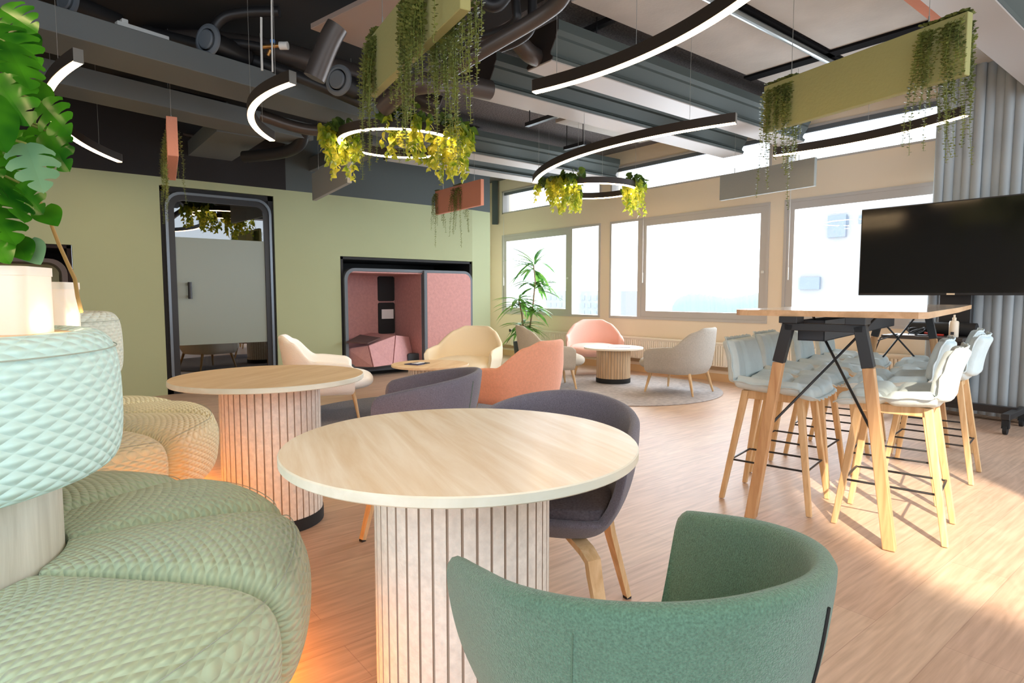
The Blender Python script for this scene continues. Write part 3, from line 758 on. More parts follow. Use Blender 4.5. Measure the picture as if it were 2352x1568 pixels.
def tub_chair(loc, rz, label, mshell, mseat, seams=(), group=None):
    c = thing('tub_chair', label, 'chair', (*loc, 0), rz, group)
    TH = .034; nu, nv = 144, 34
    def fn(u, v):
        th = -pi + 2 * pi * u; h = tub_h(th)
        if v <= .46:                                   # outside, bottom to rim
            k = v / .46; z = .337 + (h - TH * .5 - .337) * (k ** .8); return tub_surf(th, z)
        if v < .60:                                    # rounded rim
            k = (v - .46) / .14 * pi; zz = h - TH * .5; off = TH / 2 * (1 - cos(k)); 
            p = tub_surf(th, zz, off); p.z = zz + TH / 2 * sin(k); return p
        k = (v - .60) / .40; z = h - TH * .5 + (.385 - (h - TH * .5)) * k; return tub_surf(th, max(z, .385), TH)
    MB().grid(fn, nu, nv, cu=True).build('shell', mshell, c, smooth=True)
    cu = MB()
    def cf(u, v):
        th = -pi + 2 * pi * u; p = tub_surf(th, .44, TH + .004); r = sin(v * pi / 2) if v < .7 else None
        if v < .6: k = v / .6; return Vector((p.x * k, p.y * k, .465 + .004 * (1 - k)))
        k = (v - .6) / .4 * pi / 2; return Vector((p.x * (1), p.y * (1), .465 - .03 + .03 * cos(k))) * 1.0 if False else Vector((p.x * (1 + .0 * k), p.y, .465 - .06 * (1 - cos(k))))
    cu.grid(cf, 72, 12, cu=True).build('seat_pad', mseat, c, smooth=True)
    for sx_ in (-1, 1):
        for sy_ in (-1, 1):
            l = MB(); p0 = Vector((sx_ * .07, sy_ * .07, .352)); p1 = Vector((sx_ * .155, sy_ * .135, .335)); p2 = Vector((sx_ * .185, sy_ * .165, .27)); p3 = Vector((sx_ * .245, sy_ * .225, .008))
            t_ = Vector((-sy_, sx_, 0)).normalized()
            pts = [p0, p1 * .85 + p0 * .15, p1, p1 * .5 + p2 * .5 + Vector((sx_ * .008, sy_ * .008, .012)), p2, p3]; ws = [.05, .05, .05, .048, .045, .026]
            vs = []
            for i, p in enumerate(pts):
                d = (pts[min(i + 1, 5)] - pts[max(i - 1, 0)]).normalized(); nn = d.cross(t_).normalized() * .010
                w_ = t_ * ws[i] / 2
                vs += [p - w_ - nn, p + w_ - nn, p + w_ + nn, p - w_ + nn]
            fs = [(3, 2, 1, 0), (20, 21, 22, 23)]
            for i in range(5):
                for k in range(4): fs.append((i * 4 + k, i * 4 + (k + 1) % 4, i * 4 + 4 + (k + 1) % 4, i * 4 + 4 + k))
            l.add(vs, fs); lg = l.build('leg', M_leg, c, smooth=35)
            MB().box((p3.x, p3.y, .005), (.022, .022, .01), atan2(sy_, sx_)).build('glide', M_blackm, lg)
    for th, z0, z1, w in seams:
        path = [tub_surf(th, z0 + (z1 - z0) * k / 14, -.0015) for k in range(15)]
        MB().tube(path, w, 6).build('seam', M_blackm if w > .002 else mat('seam_dark_green', (96, 126, 106), .9), c)
    return c
tub_chair((.776, .646), 1.345, 'green felt tub chair in the foreground', M_gchair, M_gchair, seams=[(-.33, .40, .715, .0024), (.95, .40, .70, .0008)])
tub_chair((1.486, 2.594), 2.549, 'dark aubergine tub chair turned towards the second round table', M_dchair, M_dseat, seams=[(.55, .40, .72, .0012)])
tub_chair((1.368, 1.484), 3.757, 'dark aubergine tub chair pushed under the nearest round table', M_dchair, M_dseat)

# ---- lounge armchairs
def smooth01(x): x = min(1, max(0, x)); return x * x * (3 - 2 * x)
def lounge(loc, rz, label, m, mleg=None, mseat=None, name='lounge_chair'):
    c = thing(name, label, 'armchair', (*loc, .0125), rz, 'lounge armchairs around the low tables')
    HW, TH, TM = .405, .05, 2.35
    def plan(th):
        a = abs(th); s = 1 if th >= 0 else -1
        if a <= pi / 2:
            n = 2.15; cx = abs(cos(th)) ** (2 / n); sy = abs(sin(th)) ** (2 / n)
            return -.30 * cx - .03, s * HW * sy
        return -.03 + .38 * (a - pi / 2), s * (HW - .012 * (a - pi / 2))
    def hh(th):
        a = abs(th)
        return .752 - .050 * smooth01((a - .40) / .45) - .162 * smooth01((a - .80) / .68) - .028 * smooth01((a - 1.5) / .9)
    def sp(th, z, inset=0):
        x, y = plan(th); r = hypot(x, y); bk = max(0, -(x + .03) / .30)
        taper = 1 - .16 * smooth01((z - .50) / .25) * min(1, bk * 2) - .10 * max(0, (.42 - z) / .2)
        x2 = x * (1 if x > -.1 else 1) ; yy = y * taper
        rr = hypot(x2, yy) + 1e-6; f = (rr - inset) / rr
        lean = -.16 * (z - .40) * bk
        return Vector((x2 * f + lean, yy * f, z))
    def fn(u, v):
        th = -TM + 2 * TM * u; h = hh(th); z0 = .235
        e = min(u, 1 - u) * 2 * TM; 
        hz = h - .030 * (1 - min(1, e / .16)) ** 2
        if v < .42: k = v / .42; return sp(th, z0 + (hz - TH / 2 - z0) * k, .035 * (1 - min(1, k * 5)) ** 2)
        if v < .58: k = (v - .42) / .16 * pi; p = sp(th, hz - TH / 2, TH / 2 * (1 - cos(k))); p.z = hz - TH / 2 + TH / 2 * sin(k); return p
        if v < 1.0: k = (v - .58) / .42; return sp(th, hz - TH / 2 + (z0 - hz + TH / 2) * k, TH)
        return sp(th, z0, .035)
    mb = MB(); nu, nv = 96, 30
    mb.grid(fn, nu, nv)
    mv = nv + 1
    mb.f.append(tuple(range(0, mv))); mb.f.append(tuple(nu * mv + k for k in reversed(range(mv)))); mb.mi += [0, 0]
    mb.build('shell', m, c, smooth=50)
    # seat cushion with a full round front
    st = MB()
    def sf(u, v):
        a = 2 * pi * u; w = .352; lx = .34
        n = 3.2; cx, sy = cos(a), sin(a); x = (abs(cx) ** (2 / n)) * (1 if cx > 0 else -1) * lx; y = (abs(sy) ** (2 / n)) * (1 if sy > 0 else -1) * w
        b = -pi / 2 + pi * v; n2 = 2.6; kz = (abs(sin(b)) ** (2 / n2)) * (1 if b > 0 else -1); kr = abs(cos(b)) ** (2 / n2)
        return Vector((.045 + x * kr + (.06 if x > 0 else 0) * kr * (x / lx), y * kr, .335 + kz * .092))
    st.grid(sf, 56, 20, cu=True).build('seat_cushion', mseat or m, c, smooth=True)
    for x, y, fx, fy in ((.25, .22, .30, .285), (.25, -.22, .30, -.285), (-.20, .22, -.275, .265), (-.20, -.22, -.275, -.265)):
        MB().tube([(x, y, .27), (fx, fy, .004)], [.021, .011], 14).build('leg', mleg or M_leg, c, smooth=40)
    return c
lounge((2.12, 5.44), R(-22), 'white armchair seen side on behind the second round table', M_white)
lounge((3.86, 5.66), R(214), 'cream armchair facing the camera in front of the pink pod', M_creamf)
lounge((3.20, 3.93), R(104), 'salmon armchair with its back to the camera behind the dark chairs', M_salmon)
lounge((4.93, 5.50), R(-30), 'greige armchair by the tall plant, facing the magazine table', M_greyf)
lounge((6.36, 6.08), R(228), 'pale pink armchair against the radiator', M_pink)
lounge((5.86, 4.23), R(100), 'grey armchair on the round rug closest to the bar stools', M_greyb)

# ---- rugs
o = MB().lathe([(0, 0.001), (1.22, .001), (1.225, .006), (1.22, .012), (0, .012)], 96).build('round_rug', M_rug, smooth=30); o.location = (5.55, 4.93, 0)
tag(o, 'round pale grey rug under the magazine table group', 'rug')
o = MB().lathe([(0, 0.001), (1.35, .001), (1.355, .006), (1.35, .012), (0, .012)], 96).build('round_rug', M_rugb, smooth=30); o.location = (2.9, 4.75, 0)
tag(o, 'round blue grey rug under the white and salmon armchairs', 'rug')
# things on the low tables
q = Vector((2.93, 5.12, .4635))
nb = thing('notebook', 'navy and white notebook lying open on the low table', 'notebook', q, R(25))
MB().b(-.11, 0, -.08, .08, 0, .006).build('cover', M_navy, nb)
MB().b(.0, .10, -.07, .075, 0, .005).build('dark_page', M_blackm, nb)
MB().b(-.06, .07, -.03, .03, .006, .009).build('loose_sheet', M_paper, nb)
mg = thing('magazine', 'open magazine on the low table beside the pink armchair', 'magazine', (5.92, 5.22, .4635), R(-50))
MB().b(-.14, 0, -.1, .1, 0, .005).b(0, .14, -.1, .1, 0, .006).build('pages', mat('magazine_pages', (206, 206, 226), .5), mg)

# ---- bar table
U = R(11.2); TN = Vector((2.83, 1.29, 0))
bt = thing('bar_table', 'long high ash topped trestle table with black brackets', 'bar table', TN, U)
LT = 2.62
top = [(0, -.385), (LT * .5, -.415), (LT, -.385), (LT, .385), (LT * .5, .415), (0, .385)]
mb = MB(); mb.prism([(0, -.37), (.04, -.40), (LT * .5, -.415), (LT - .04, -.40), (LT, -.37), (LT, .37), (LT - .04, .40), (LT * .5, .415), (.04, .40), (0, .37)], lambda u, v, d: (u, v, d), 1.022, 1.05)
for i, f in enumerate(mb.f): mb.mi[i] = 1 if len(f) == 4 else 0
mb.build('tabletop', [mat('bar_top_laminate', (226, 212, 196), .16, coat=.4), wood_mat('bar_top_edge', (196, 152, 108), (224, 186, 144), 'X', 6, 8, .5)], bt)
for X0 in (.045, 2.45):
    MB().b(X0 - .025, X0 + .025, -.165, .165, .955, .99).bar((X0, .15, .985), (X0, .19, .80), .05, .05, up=(1, 0, 0)).bar((X0, -.15, .985), (X0, -.19, .80), .05, .05, up=(1, 0, 0)).b(X0 - .06, X0 + .06, .10, .18, .99, 1.022).b(X0 - .06, X0 + .06, -.18, -.10, .99, 1.022).build('bracket_frame', M_black, bt, bevel=(.002, 1))
    for s in (-1, 1):
        MB().leg4((X0, s * .19, .80), (X0, s * .302, .003), .047, .05).build('leg', M_legd, bt, bevel=(.004, 2))
    zc = .30 if X0 < 1 else .30
    for s in (-1, 1):
        XE = .45 if X0 < 1 else 2.05
        br_ = MB().tube([(X0, s * .242, .46), (XE, -s * .15, 1.018)], .0065, 8).build('cross_brace', M_black, bt, smooth=40)
        MB().tube([(X0 + .01, s * .236, .46), (X0 + .045, s * .236, .46)], .012, 10).build('brace_bolt', M_black, br_)
MB().b(.16, 2.15, .02, .14, .90, .905).b(.16, 2.15, .02, .025, .90, 1.0).b(.16, 2.15, .135, .14, .90, 1.0).b(.16, .165, .02, .14, .90, 1.0).build('cable_tray', M_charcoal, bt)

# ---- bar stools
def make_stool(label):
    c = thing('bar_stool', label, 'bar stool', (0, 0, 0), 0, 'padded bar stools along the high table')
    # L-shaped padded shell, seat towards +x
    def prof(s):
        """s 0..1 front edge to back top: centre line and normal"""
        if s < .52:
            k = s / .52; x = .235 - .385 * k; z = .628 + .012 * (1 - k) ** 2 * 0 - .02 * sin(k * pi) * .6 + (-.03 * (1 - k) ** 6)
            return Vector((x, 0, z)), Vector((0, 0, 1))
        if s < .64:
            k = (s - .52) / .12 * R(76); rr = .055
            return Vector((-.15 - rr * sin(k), 0, .628 + rr * (1 - cos(k)))), Vector((sin(k), 0, cos(k)))
        k = (s - .64) / .36; p0 = Vector((-.15 - .055 * sin(R(76)), 0, .628 + .055 * (1 - cos(R(76))))); d = Vector((-cos(R(76)), 0, sin(R(76))))
        return p0 + d * .21 * k + Vector((.010 * sin(k * pi), 0, 0)), Vector((sin(R(76)), 0, cos(R(76))))
    def pad(side):
        def fn(u, v):
            s = u; t = -1 + 2 * v; p, n = prof(s)
            w = .205 - .02 * smooth01((s - .6) / .4)
            eu = min(1, min(u, 1 - u) / .045); ev = min(1, (1 - abs(t)) / .10)
            puff = sqrt(max(0, 1 - (1 - eu) ** 2)) * sqrt(max(0, 1 - (1 - ev) ** 2))
            seam = 1 - .78 * math.exp(-(t / .10) ** 2)
            for s0 in (.27, .575): seam *= 1 - .75 * math.exp(-((s - s0) / .028) ** 2)
            base = .044 if side > 0 else .022
            curl = .03 * abs(t) ** 3 * (1 if s > .1 else .4)
            o = p + n * (side * base * puff * seam + curl); o.y = t * w
            return o
        return fn
    mb = MB(); mb.grid(pad(1), 64, 36); mb.grid(pad(-1), 64, 36)
    mb.build('seat_shell', M_mint, c, smooth=True)
    # welted flange around the edge
    fl = MB(); rs = random.Random(5)
    def edge(k):
        if k < 1: s, t = .0, -1 + 2 * k
        elif k < 2: s, t = k - 1, 1
        elif k < 3: s, t = 1, 1 - 2 * (k - 2)
        else: s, t = 1 - (k - 3), -1
        p, n = prof(min(1, max(0, s))); w = .205 - .02 * smooth01((s - .6) / .4)
        curl = .03 * abs(t) ** 3 * (1 if s > .1 else .4)
        q = p + n * curl; q.y = t * w; 
        out = Vector((0, 0, 0))
        if s <= .001: out += Vector((1, 0, -.5))
        if s >= .999: out += Vector((-.25, 0, 1))
        if abs(t) > .999: out += Vector((0, 1 if t > 0 else -1, 0)) + n * .3
        if out.length: out.normalize()
        return q, out, n
    K = 160; rows = []
    for i in range(K):
        q, out, n = edge(4 * i / K * .9999); wv = .014 + .003 * sin(i * 1.7) ; wob = n * .004 * sin(i * .9 + 1)
        rows.append((q - out * .004, q + out * wv + wob))
    vs = []
    for a, b2 in rows:
        q, out, n = a, b2, None
        vs += [a, b2]
    fl.add(vs, [(2 * i, 2 * i + 1, 2 * ((i + 1) % K) + 1, 2 * ((i + 1) % K)) for i in range(K)])
    fl.build('flange', M_mint, c, smooth=True, solid=.004)
    MB().bar((.155, .115, .585), (-.135, .115, .585), .022, .045).bar((.155, -.115, .585), (-.135, -.115, .585), .022, .045).bar((.14, .115, .585), (.14, -.115, .585), .022, .045).bar((-.125, .115, .585), (-.125, -.115, .585), .022, .045).build('apron', M_leg, c, bevel=(.004, 2))
    for x, fx in ((.145, .225), (-.13, -.225)):
        for s in (-1, 1):
            MB().leg4((x, s * .118, .607), (fx, s * .182, .003), .036, .026).build('leg', M_leg, c, bevel=(.004, 2))
    k = (.607 - .22) / .604
    fx, bx, yy = .145 + .08 * k, -.13 - .095 * k, .118 + .064 * k
    z = .22
    MB().tube([(fx, yy - .012, z), (bx, yy - .012, z)], .0055, 8).tube([(fx, -yy + .012, z), (bx, -yy + .012, z)], .0055, 8).tube([(fx, yy, z), (fx, -yy, z)], .0055, 8).tube([(bx, yy, z), (bx, -yy, z)], .0055, 8).build('footrest', M_black, c, smooth=40)
    return c
u_ = Vector((cos(U), sin(U), 0)); v_ = Vector((-sin(U), cos(U), 0))
st0 = make_stool('mint bar stool on the window side of the table, nearest the camera')
index_children(st0)
S1 = Vector((3.188, 1.670, 0)); S5 = Vector((3.292, 1.115, 0))
st0.location = S1; st0.rotation_euler = (0, 0, U - pi / 2)
words = ['second from the camera', 'third from the camera', 'farthest from the camera']
for i in (1, 2, 3):
    copy_tree(st0, S1 + u_ * .592 * i + v_ * (.0, .045, .01, .0)[i], U - pi / 2 + R((0, -2, 1, 2)[i]), 'mint bar stool on the window side of the table, %s' % words[i - 1])
lab = ['sunlit mint bar stool on the curtain side of the table, nearest the camera'] + ['mint bar stool on the curtain side of the table, %s' % w for w in words]
for i, off in enumerate([0, .095, -.035, .02]):
    copy_tree(st0, S5 + u_ * (.60, .60, .60, .575)[i] * i + v_ * off, U + pi / 2 + R((0, 3, -3, 2)[i]), lab[i])

# ---- television on its rolling stand
TX, TY0, TY1 = 6.30, 1.08, 2.53
tv = thing('television', 'large black television with blank screen on a rolling stand', 'television', (TX, (TY0 + TY1) / 2, 1.12))
w2 = (TY1 - TY0) / 2
MB().b(0, .05, -w2, w2, 0, .815).build('casing', M_black, tv, bevel=(.004, 2))
MB().b(-.003, 0, -w2 + .012, w2 - .012, .022, .803).build('screen', M_screen, tv)
MB().b(-.006, -.002, -.06, .0, .004, .018).build('badge', mat('badge_cream', (226, 206, 176), .5), tv)
ts = thing('tv_stand', 'black wheeled stand with a shelf carrying the television', 'tv stand', (TX + .16, (TY0 + TY1) / 2, 0))
MB().b(-.035, .035, -.30 + .15, -.06 + .15, .16, 1.5).build('column', M_black, ts, bevel=(.004, 1))
MB().b(-.11, -.03, -.2, .2, 1.25, 1.75).build('mount_plate', M_black, ts)
MB().b(-.03, .03, -.50, .42, .12, .18).build('crossbar', M_black, ts)
for y in (-.50, .42):
    MB().b(-.36, .20, y - .03, y + .03, .12, .17).build('foot', M_black, ts, bevel=(.005, 1))
    for x in (-.33, .17):
        cs = MB().tube([(x, y - .014, .04), (x, y + .014, .04)], .038, 18).b(x - .02, x + .02, y - .025, y + .025, .05, .12).build('caster', M_blackm, ts, smooth=40)
MB().b(-.40, -.05, -.20, .42, .735, .765).build('shelf', mat('dark_shelf', (62, 58, 56), .5), ts, bevel=(.003, 1))
SX = TX + .16
q = thing('pump_bottle', 'white pump bottle standing on the black shelf under the television', 'bottle', (SX - .30, 1.70, .766))
MB().lathe([(0, 0), (.033, 0), (.035, .005), (.035, .125), (.030, .137), (.014, .14), (0, .14)], 24).build('body', M_bottle, q, smooth=40)
MB().lathe([(0, .14), (.015, .14), (.015, .165), (.008, .168), (.007, .19), (0, .19)], 16).build('nozzle', M_bottle, q, smooth=40)
MB().b(-.0365, -.034, -.012, .012, .02, .045).build('print_patch', M_charcoal, q)
o = MB().tube([(0, -.26, 0), (0, -.25, 0), (0, .25, 0), (0, .26, 0)], [.03, .058, .058, .03], 20).build('speaker_bar', M_blackm, smooth=40); o.location = (SX - .14, 1.83, .826)
tag(o, 'black rounded speaker lying on the television shelf', 'speaker')
cb = MB(); rr = random.Random(9)
for k in range(4):
    cb.tube([(SX - .30 + .05 * sin(a * .9), 1.98 + .06 * cos(a + k), .775 + .05 * abs(sin(a * .7 + k * .4)) + .004 * k) for a in np.linspace(0, 5.2, 22)], .004, 6)
cb.tube([(SX - .36, 2.12, .772), (SX - .42, 2.22, .74), (SX - .40, 2.30, .52), (SX - .36, 2.36, .30), (SX - .30, 2.42, .012)], .006, 6)
cb.tube([(SX - .37, 2.10, .775), (SX - .48, 2.28, .69), (SX - .50, 2.36, .60)], .006, 6)
o = cb.build('cable_bundle', M_black, smooth=True); tag(o, 'tangle of black cables spilling off the television shelf', 'cables')
o = MB().box((SX - .34, 2.04, .770), (.14, .12, .004), R(20)).build('paper_sheet', M_paper); tag(o, 'crumpled white paper under the cables on the shelf', 'paper')
o = MB().tube([(SX - .27, 1.78, .776), (SX - .26, 1.86, .776), (SX - .25, 1.93, .79)], .010, 8).build('red_cable_end', M_red, smooth=True); tag(o, 'red plug lying beside the pump bottle', 'plug')

# ---- curtain
def curt(u, v):
    y = 2.10 - 1.5 * u; n = 21
    a = u * n * 2 * pi; amp = .056 + .018 * sin(u * 37)
    k = 1 + .12 * sin(v * 2.2 + u * 30) * (1 - v)
    x = 6.80 + amp * k * sin(a + .35 * sin(a * .5 + 1.3)) + .012 * sin(a * 2 + 1)
    return Vector((x, y + .03 * sin(a * 2), .04 + v * (CZ - .06)))
o = MB().grid(curt, 420, 14).build('curtain', M_curt, smooth=True, solid=.003)
tag(o, 'floor length grey pleated curtain behind the television', 'curtain')

# ================================================================ ROUND BANQUETTES
def banquette(c, label, mseat, mback, n_seg, a_off, back_arc, seam_col):
    r = thing('banquette', label, 'sofa', (*c, 0), 0)
    MB().cyl((0, 0, 0), .352, .05, 1.012, 72).build('wooden_drum', M_paleoak, r, smooth=40)
    MB().cyl((0, 0, 0), .42, 1.000, 1.024, 72).build('top_ledge', M_ashw, r, smooth=40)
    MB().cyl((0, 0, 0), .80, .004, .10, 72).build('plinth', M_blackm, r, smooth=40)
    # seat segments: closed cushion profile swept over one slice, rounded off towards the seams
    base = [(.376, .30), (.376, .455), (.39, .468), (.55, .462), (.72, .455), (.84, .446), (.905, .428), (.950, .395), (.972, .35), (.975, .28), (.965, .20), (.935, .14), (.88, .115), (.60, .115), (.40, .16)]
    base = [(.353 + (q_[0] - .376) * (.598 / .599) * .995, q_[1] * 1.045) for q_ in base]
    cx = .64; cz = .30
    w = 2 * pi / n_seg
    # arc-length for the quilting
    sl = [0]
    for i in range(1, len(base)): sl.append(sl[-1] + hypot(base[i][0] - base[i - 1][0], base[i][1] - base[i - 1][1]))
    def interp(v):
        k = v * (len(base)); i = int(k) % len(base); f = k - int(k); a, b2 = base[i], base[(i + 1) % len(base)]
        return a[0] + (b2[0] - a[0]) * f, a[1] + (b2[1] - a[1]) * f
    # smooth closed loop by Chaikin
    loop = base[:]
    for _ in range(2):
        nl = []
        for i in range(len(loop)):
            a, b2 = loop[i], loop[(i + 1) % len(loop)]
            nl += [(a[0] * .75 + b2[0] * .25, a[1] * .75 + b2[1] * .25), (a[0] * .25 + b2[0] * .75, a[1] * .25 + b2[1] * .75)]
        loop = nl
    NL = len(loop); al = [0]
    for i in range(NL): al.append(al[-1] + hypot(loop[(i + 1) % NL][0] - loop[i][0], loop[(i + 1) % NL][1] - loop[i][1]))
    nrm = []
    for i in range(NL):
        a, b2 = loop[i - 1], loop[(i + 1) % NL]; dx, dz = b2[0] - a[0], b2[1] - a[1]; l = hypot(dx, dz) or 1
        nrm.append((-dz / l, dx / l))
    for k in range(n_seg):
        a0 = a_off + k * w
        NU = 26
        def fn(u, v):
            i = int(round(v * NL)) % NL; x, z = loop[i]; nx, nz = nrm[i]
            t = abs(2 * u - 1); d = 0
            if t > .70: q = (t - .70) / .30; d = .052 * (1 - sqrt(max(0, 1 - q * q)))
            side = min(1, max(0, (x - .40) / .12)); d *= (.35 + .65 * side)
            sg = 1 if ((x + nx * .01 - cx) ** 2 + (z + nz * .01 - cz) ** 2) < ((x - cx) ** 2 + (z - cz) ** 2) else -1
            x += nx * d * sg; z += nz * d * sg
            a = a0 + w * (.003 + .994 * u)
            z += .020 * (1 - t * t) * side if z > .4 else 0
            return Vector((x * cos(a), x * sin(a), z))
        def uvf(u, v): return (u * w * .80, al[int(round(v * NL))])
        mb = MB(); mb.grid(fn, NU, NL, cv=True, uvf=uvf)
        mb.f.append(tuple(range(0, NL))); mb.f.append(tuple(NU * NL + q for q in reversed(range(NL)))); mb.mi += [0, 0]
        cu = mb.build('seat_cushion', mseat, r, smooth=60, recalc=True)
        pth = []
        for q in range(0, 31):
            u = .04 + .92 * q / 30; a = a0 + w * u; t = abs(2 * u - 1); d = 0
            if t > .70: z_ = (t - .70) / .30; d = .052 * (1 - sqrt(max(0, 1 - z_ * z_)))
            x = .911 - d * .8; z = .431 - d * .55 + .020 * (1 - t * t); pth.append((x * cos(a), x * sin(a), z))
        MB().tube(pth, .0012, 6).build('piping', M_seam, cu)
    # backrest pad: rounded profile on an arc
    bp = [(.375, .72), (.40, .695), (.44, .685), (.475, .70), (.490, .74), (.495, .82), (.493, .92), (.485, .985), (.463, 1.022), (.43, 1.036), (.40, 1.03), (.385, 1.01)]
    lp = bp[:]
    for _ in range(2):
        nl = []
        for i in range(len(lp)):
            a, b2 = lp[i], lp[(i + 1) % len(lp)]
            nl += [(a[0] * .75 + b2[0] * .25, a[1] * .75 + b2[1] * .25), (a[0] * .25 + b2[0] * .75, a[1] * .25 + b2[1] * .75)]
        lp = nl
    NB = len(lp); bl = [0]
    for i in range(NB): bl.append(bl[-1] + hypot(lp[(i + 1) % NB][0] - lp[i][0], lp[(i + 1) % NB][1] - lp[i][1]))
    a0, a1 = back_arc
    def bf(u, v):
        i = int(round(v * NB)) % NB; x, z = lp[i]; a = a0 + (a1 - a0) * u
        e = min(u, 1 - u) * abs(a1 - a0) * .45 / .05
        if e < 1: k = 1 - (1 - e) ** 2 * .18; x = .44 + (x - .44) * k; z = .86 + (z - .86) * k
        return Vector((x * cos(a), x * sin(a), z))
    mb = MB(); NU = 110; mb.grid(bf, NU, NB, cv=True, uvf=lambda u, v: (u * (a1 - a0) * .46, bl[int(round(v * NB))]))
    mb.f.append(tuple(range(0, NB))); mb.f.append(tuple(NU * NB + q for q in reversed(range(NB)))); mb.mi += [0, 0]
    bk = mb.build('backrest', mback, r, smooth=60)
    MB().tube([(.4865 * cos(a0 + (a1 - a0) * k / 60), .4865 * sin(a0 + (a1 - a0) * k / 60), .990) for k in range(1, 60)], .0016, 6).build('piping', M_seam, bk)
    # warm light strip tucked under the seat
    MB().lathe([(.805, .045), (.82, .045), (.82, .085), (.805, .085)], 72, close=True).build('light_strip', M_ledf, r)
    return r
banquette((-.297, 1.97), 'sage quilted round banquette with mint backrest in the left foreground', M_seat1, M_back1, 10, R(-18 - 18 - 1.5), (R(-150), R(68)), None)
banquette((-.082, 3.96), 'pale yellow quilted round banquette behind the sage one', M_seat2, M_back2, 10, R(-14), (R(-86), R(150)), None)
# wooden ledge joining both drums and the lit planters on it
o = MB().bar((-.27, 2.32, 1.000), (-.13, 3.60, 1.000), .62, .022).build('joining_ledge', M_ashw); tag(o, 'pale wooden ledge bridging the two round banquettes', 'ledge')
def planter(loc, rz, sx_, sy_, h, label):
    t = thing('lit_planter', label, 'planter', loc, rz, 'glowing planter boxes on the banquettes')
    mb = MB(); out = rrect(-sx_ / 2, sx_ / 2, -sy_ / 2, sy_ / 2, .03, 6); inn = rrect(-sx_ / 2 + .012, sx_ / 2 - .012, -sy_ / 2 + .012, sy_ / 2 - .012, .022, 6)
    ring_prism(mb, out, inn, lambda u, v, d: (u, v, d), 0, h - .022)
    mb.build('wall', M_lantern, t, smooth=30)
    m2 = MB(); o2 = rrect(-sx_ / 2 - .002, sx_ / 2 + .002, -sy_ / 2 - .002, sy_ / 2 + .002, .03, 6); ring_prism(m2, o2, inn, lambda u, v, d: (u, v, d), h - .022, h); m2.build('rim', mat('planter_rim', (236, 226, 210), .5), t, smooth=30)
    MB().b(-sx_ / 2 + .02, sx_ / 2 - .02, -sy_ / 2 + .02, sy_ / 2 - .02, .0, h - .035).build('soil', M_soil, t)
    l = bpy.data.lights.new('planter_glow', 'POINT'); l.energy = .16; l.color = (1, .78, .5); l.shadow_soft_size = .02
    lo_ = bpy.data.objects.new('planter_glow', l); COL.objects.link(lo_); lo_.parent = t; lo_.location = (sx_ / 2 + .03, 0, .03)
    return t
planter((-.155, 2.045, 1.0245), AZ - pi / 2 + R(12), .42, .16, .166, 'front glowing white planter under the monstera')
planter((-.03, 2.50, 1.0115), AZ - pi / 2 + R(12), .34, .14, .150, 'rear glowing white planter beside the bent stem')

# ================================================================ PLANTS
def leaf_shape(mb, base, d, n, L_, W_, nseg=4, droop=.25, fold=.15):
    """simple pointed leaf: base point, direction, normal"""
    d = Vector(d).normalized(); n = Vector(n); n = (n - d * n.dot(d)).normalized(); s = d.cross(n)
    vs = []; 
    for i in range(nseg + 1):
        t = i / nseg; w = W_ * (sin(pi * min(1, t ** .75)) ** .8 if 0 < t < 1 else 0) * .5
        c = Vector(base) + d * L_ * t - n * droop * L_ * t * t
        vs += [c - s * w + n * fold * w, c, c + s * w + n * fold * w]
    fs = []
    for i in range(nseg):
        o = i * 3; fs += [(o, o + 1, o + 4, o + 3), (o + 1, o + 2, o + 5, o + 4)]
    mb.add(vs, fs)
def rv(rg, s=1): return Vector((rg.uniform(-1, 1), rg.uniform(-1, 1), rg.uniform(-1, 1))) * s

MLOBES = 4
def monstera_leaf(mb, base, d, n, L_, split=True, droop=.35):
    d = Vector(d).normalized(); n = Vector(n); n = (n - d * n.dot(d)).normalized(); s = d.cross(n)
    def P_(x, y):   # x along, y across
        return Vector(base) + d * (x * L_) + s * (y * L_) - n * (droop * L_ * (max(0, x) ** 2) * .7) + n * (abs(y) * .18 * L_ - y * y * .5 * L_)
    def wid(x): 
        x = min(1, max(-.12, x)); return .39 * (max(0, sin(pi * ((x + .12) / 1.12) ** .72))) ** .75
    for sg in (-1, 1):
        N = 5 * MLOBES
        if not split:
            vs = [P_(-.12 + 1.12 * i / N * 1 if 0 else (-.0 + 1.0 * i / N), 0) for i in range(N + 1)] + [P_(i / N - .10 * (1 - i / N), sg * wid(i / N) * .55) for i in range(N + 1)] + [P_(i / N - .14 * (1 - i / N), sg * wid(i / N)) for i in range(N + 1)]
            M_ = N + 1
            fs = [(i, i + 1, M_ + i + 1, M_ + i) for i in range(N)] + [(M_ + i, M_ + i + 1, 2 * M_ + i + 1, 2 * M_ + i) for i in range(N)]
            mb.add(vs, fs); continue
        for k in range(MLOBES):
            x0, x1 = k / MLOBES, (k + 1) / MLOBES
            vs = []; rows = 5
            for j in range(rows):
                t = j / (rows - 1); shrink = 0 if t < .30 else (.07 + .13 * ((t - .30) / .70) ** 1.3)
                for m_ in range(4):
                    q = m_ / 3; xx = x0 + (x1 - x0) * (q * (1 - 2 * shrink * .8) + shrink * .8)
                    tip = 1 - (abs(q - .5) * 2) ** 2 * .12 * (t == 1)
                    y = wid(xx) * t * tip; xa = xx + .22 * t * t * (1 - xx) * .9 - .12 * t * (1 - xx) ** 3
                    vs.append(P_(xa, sg * y))
            fs = []
            for j in range(rows - 1):
                for m_ in range(3): fs.append((j * 4 + m_, j * 4 + m_ + 1, j * 4 + 5 + m_, j * 4 + 4 + m_))
            mb.add(vs, fs)

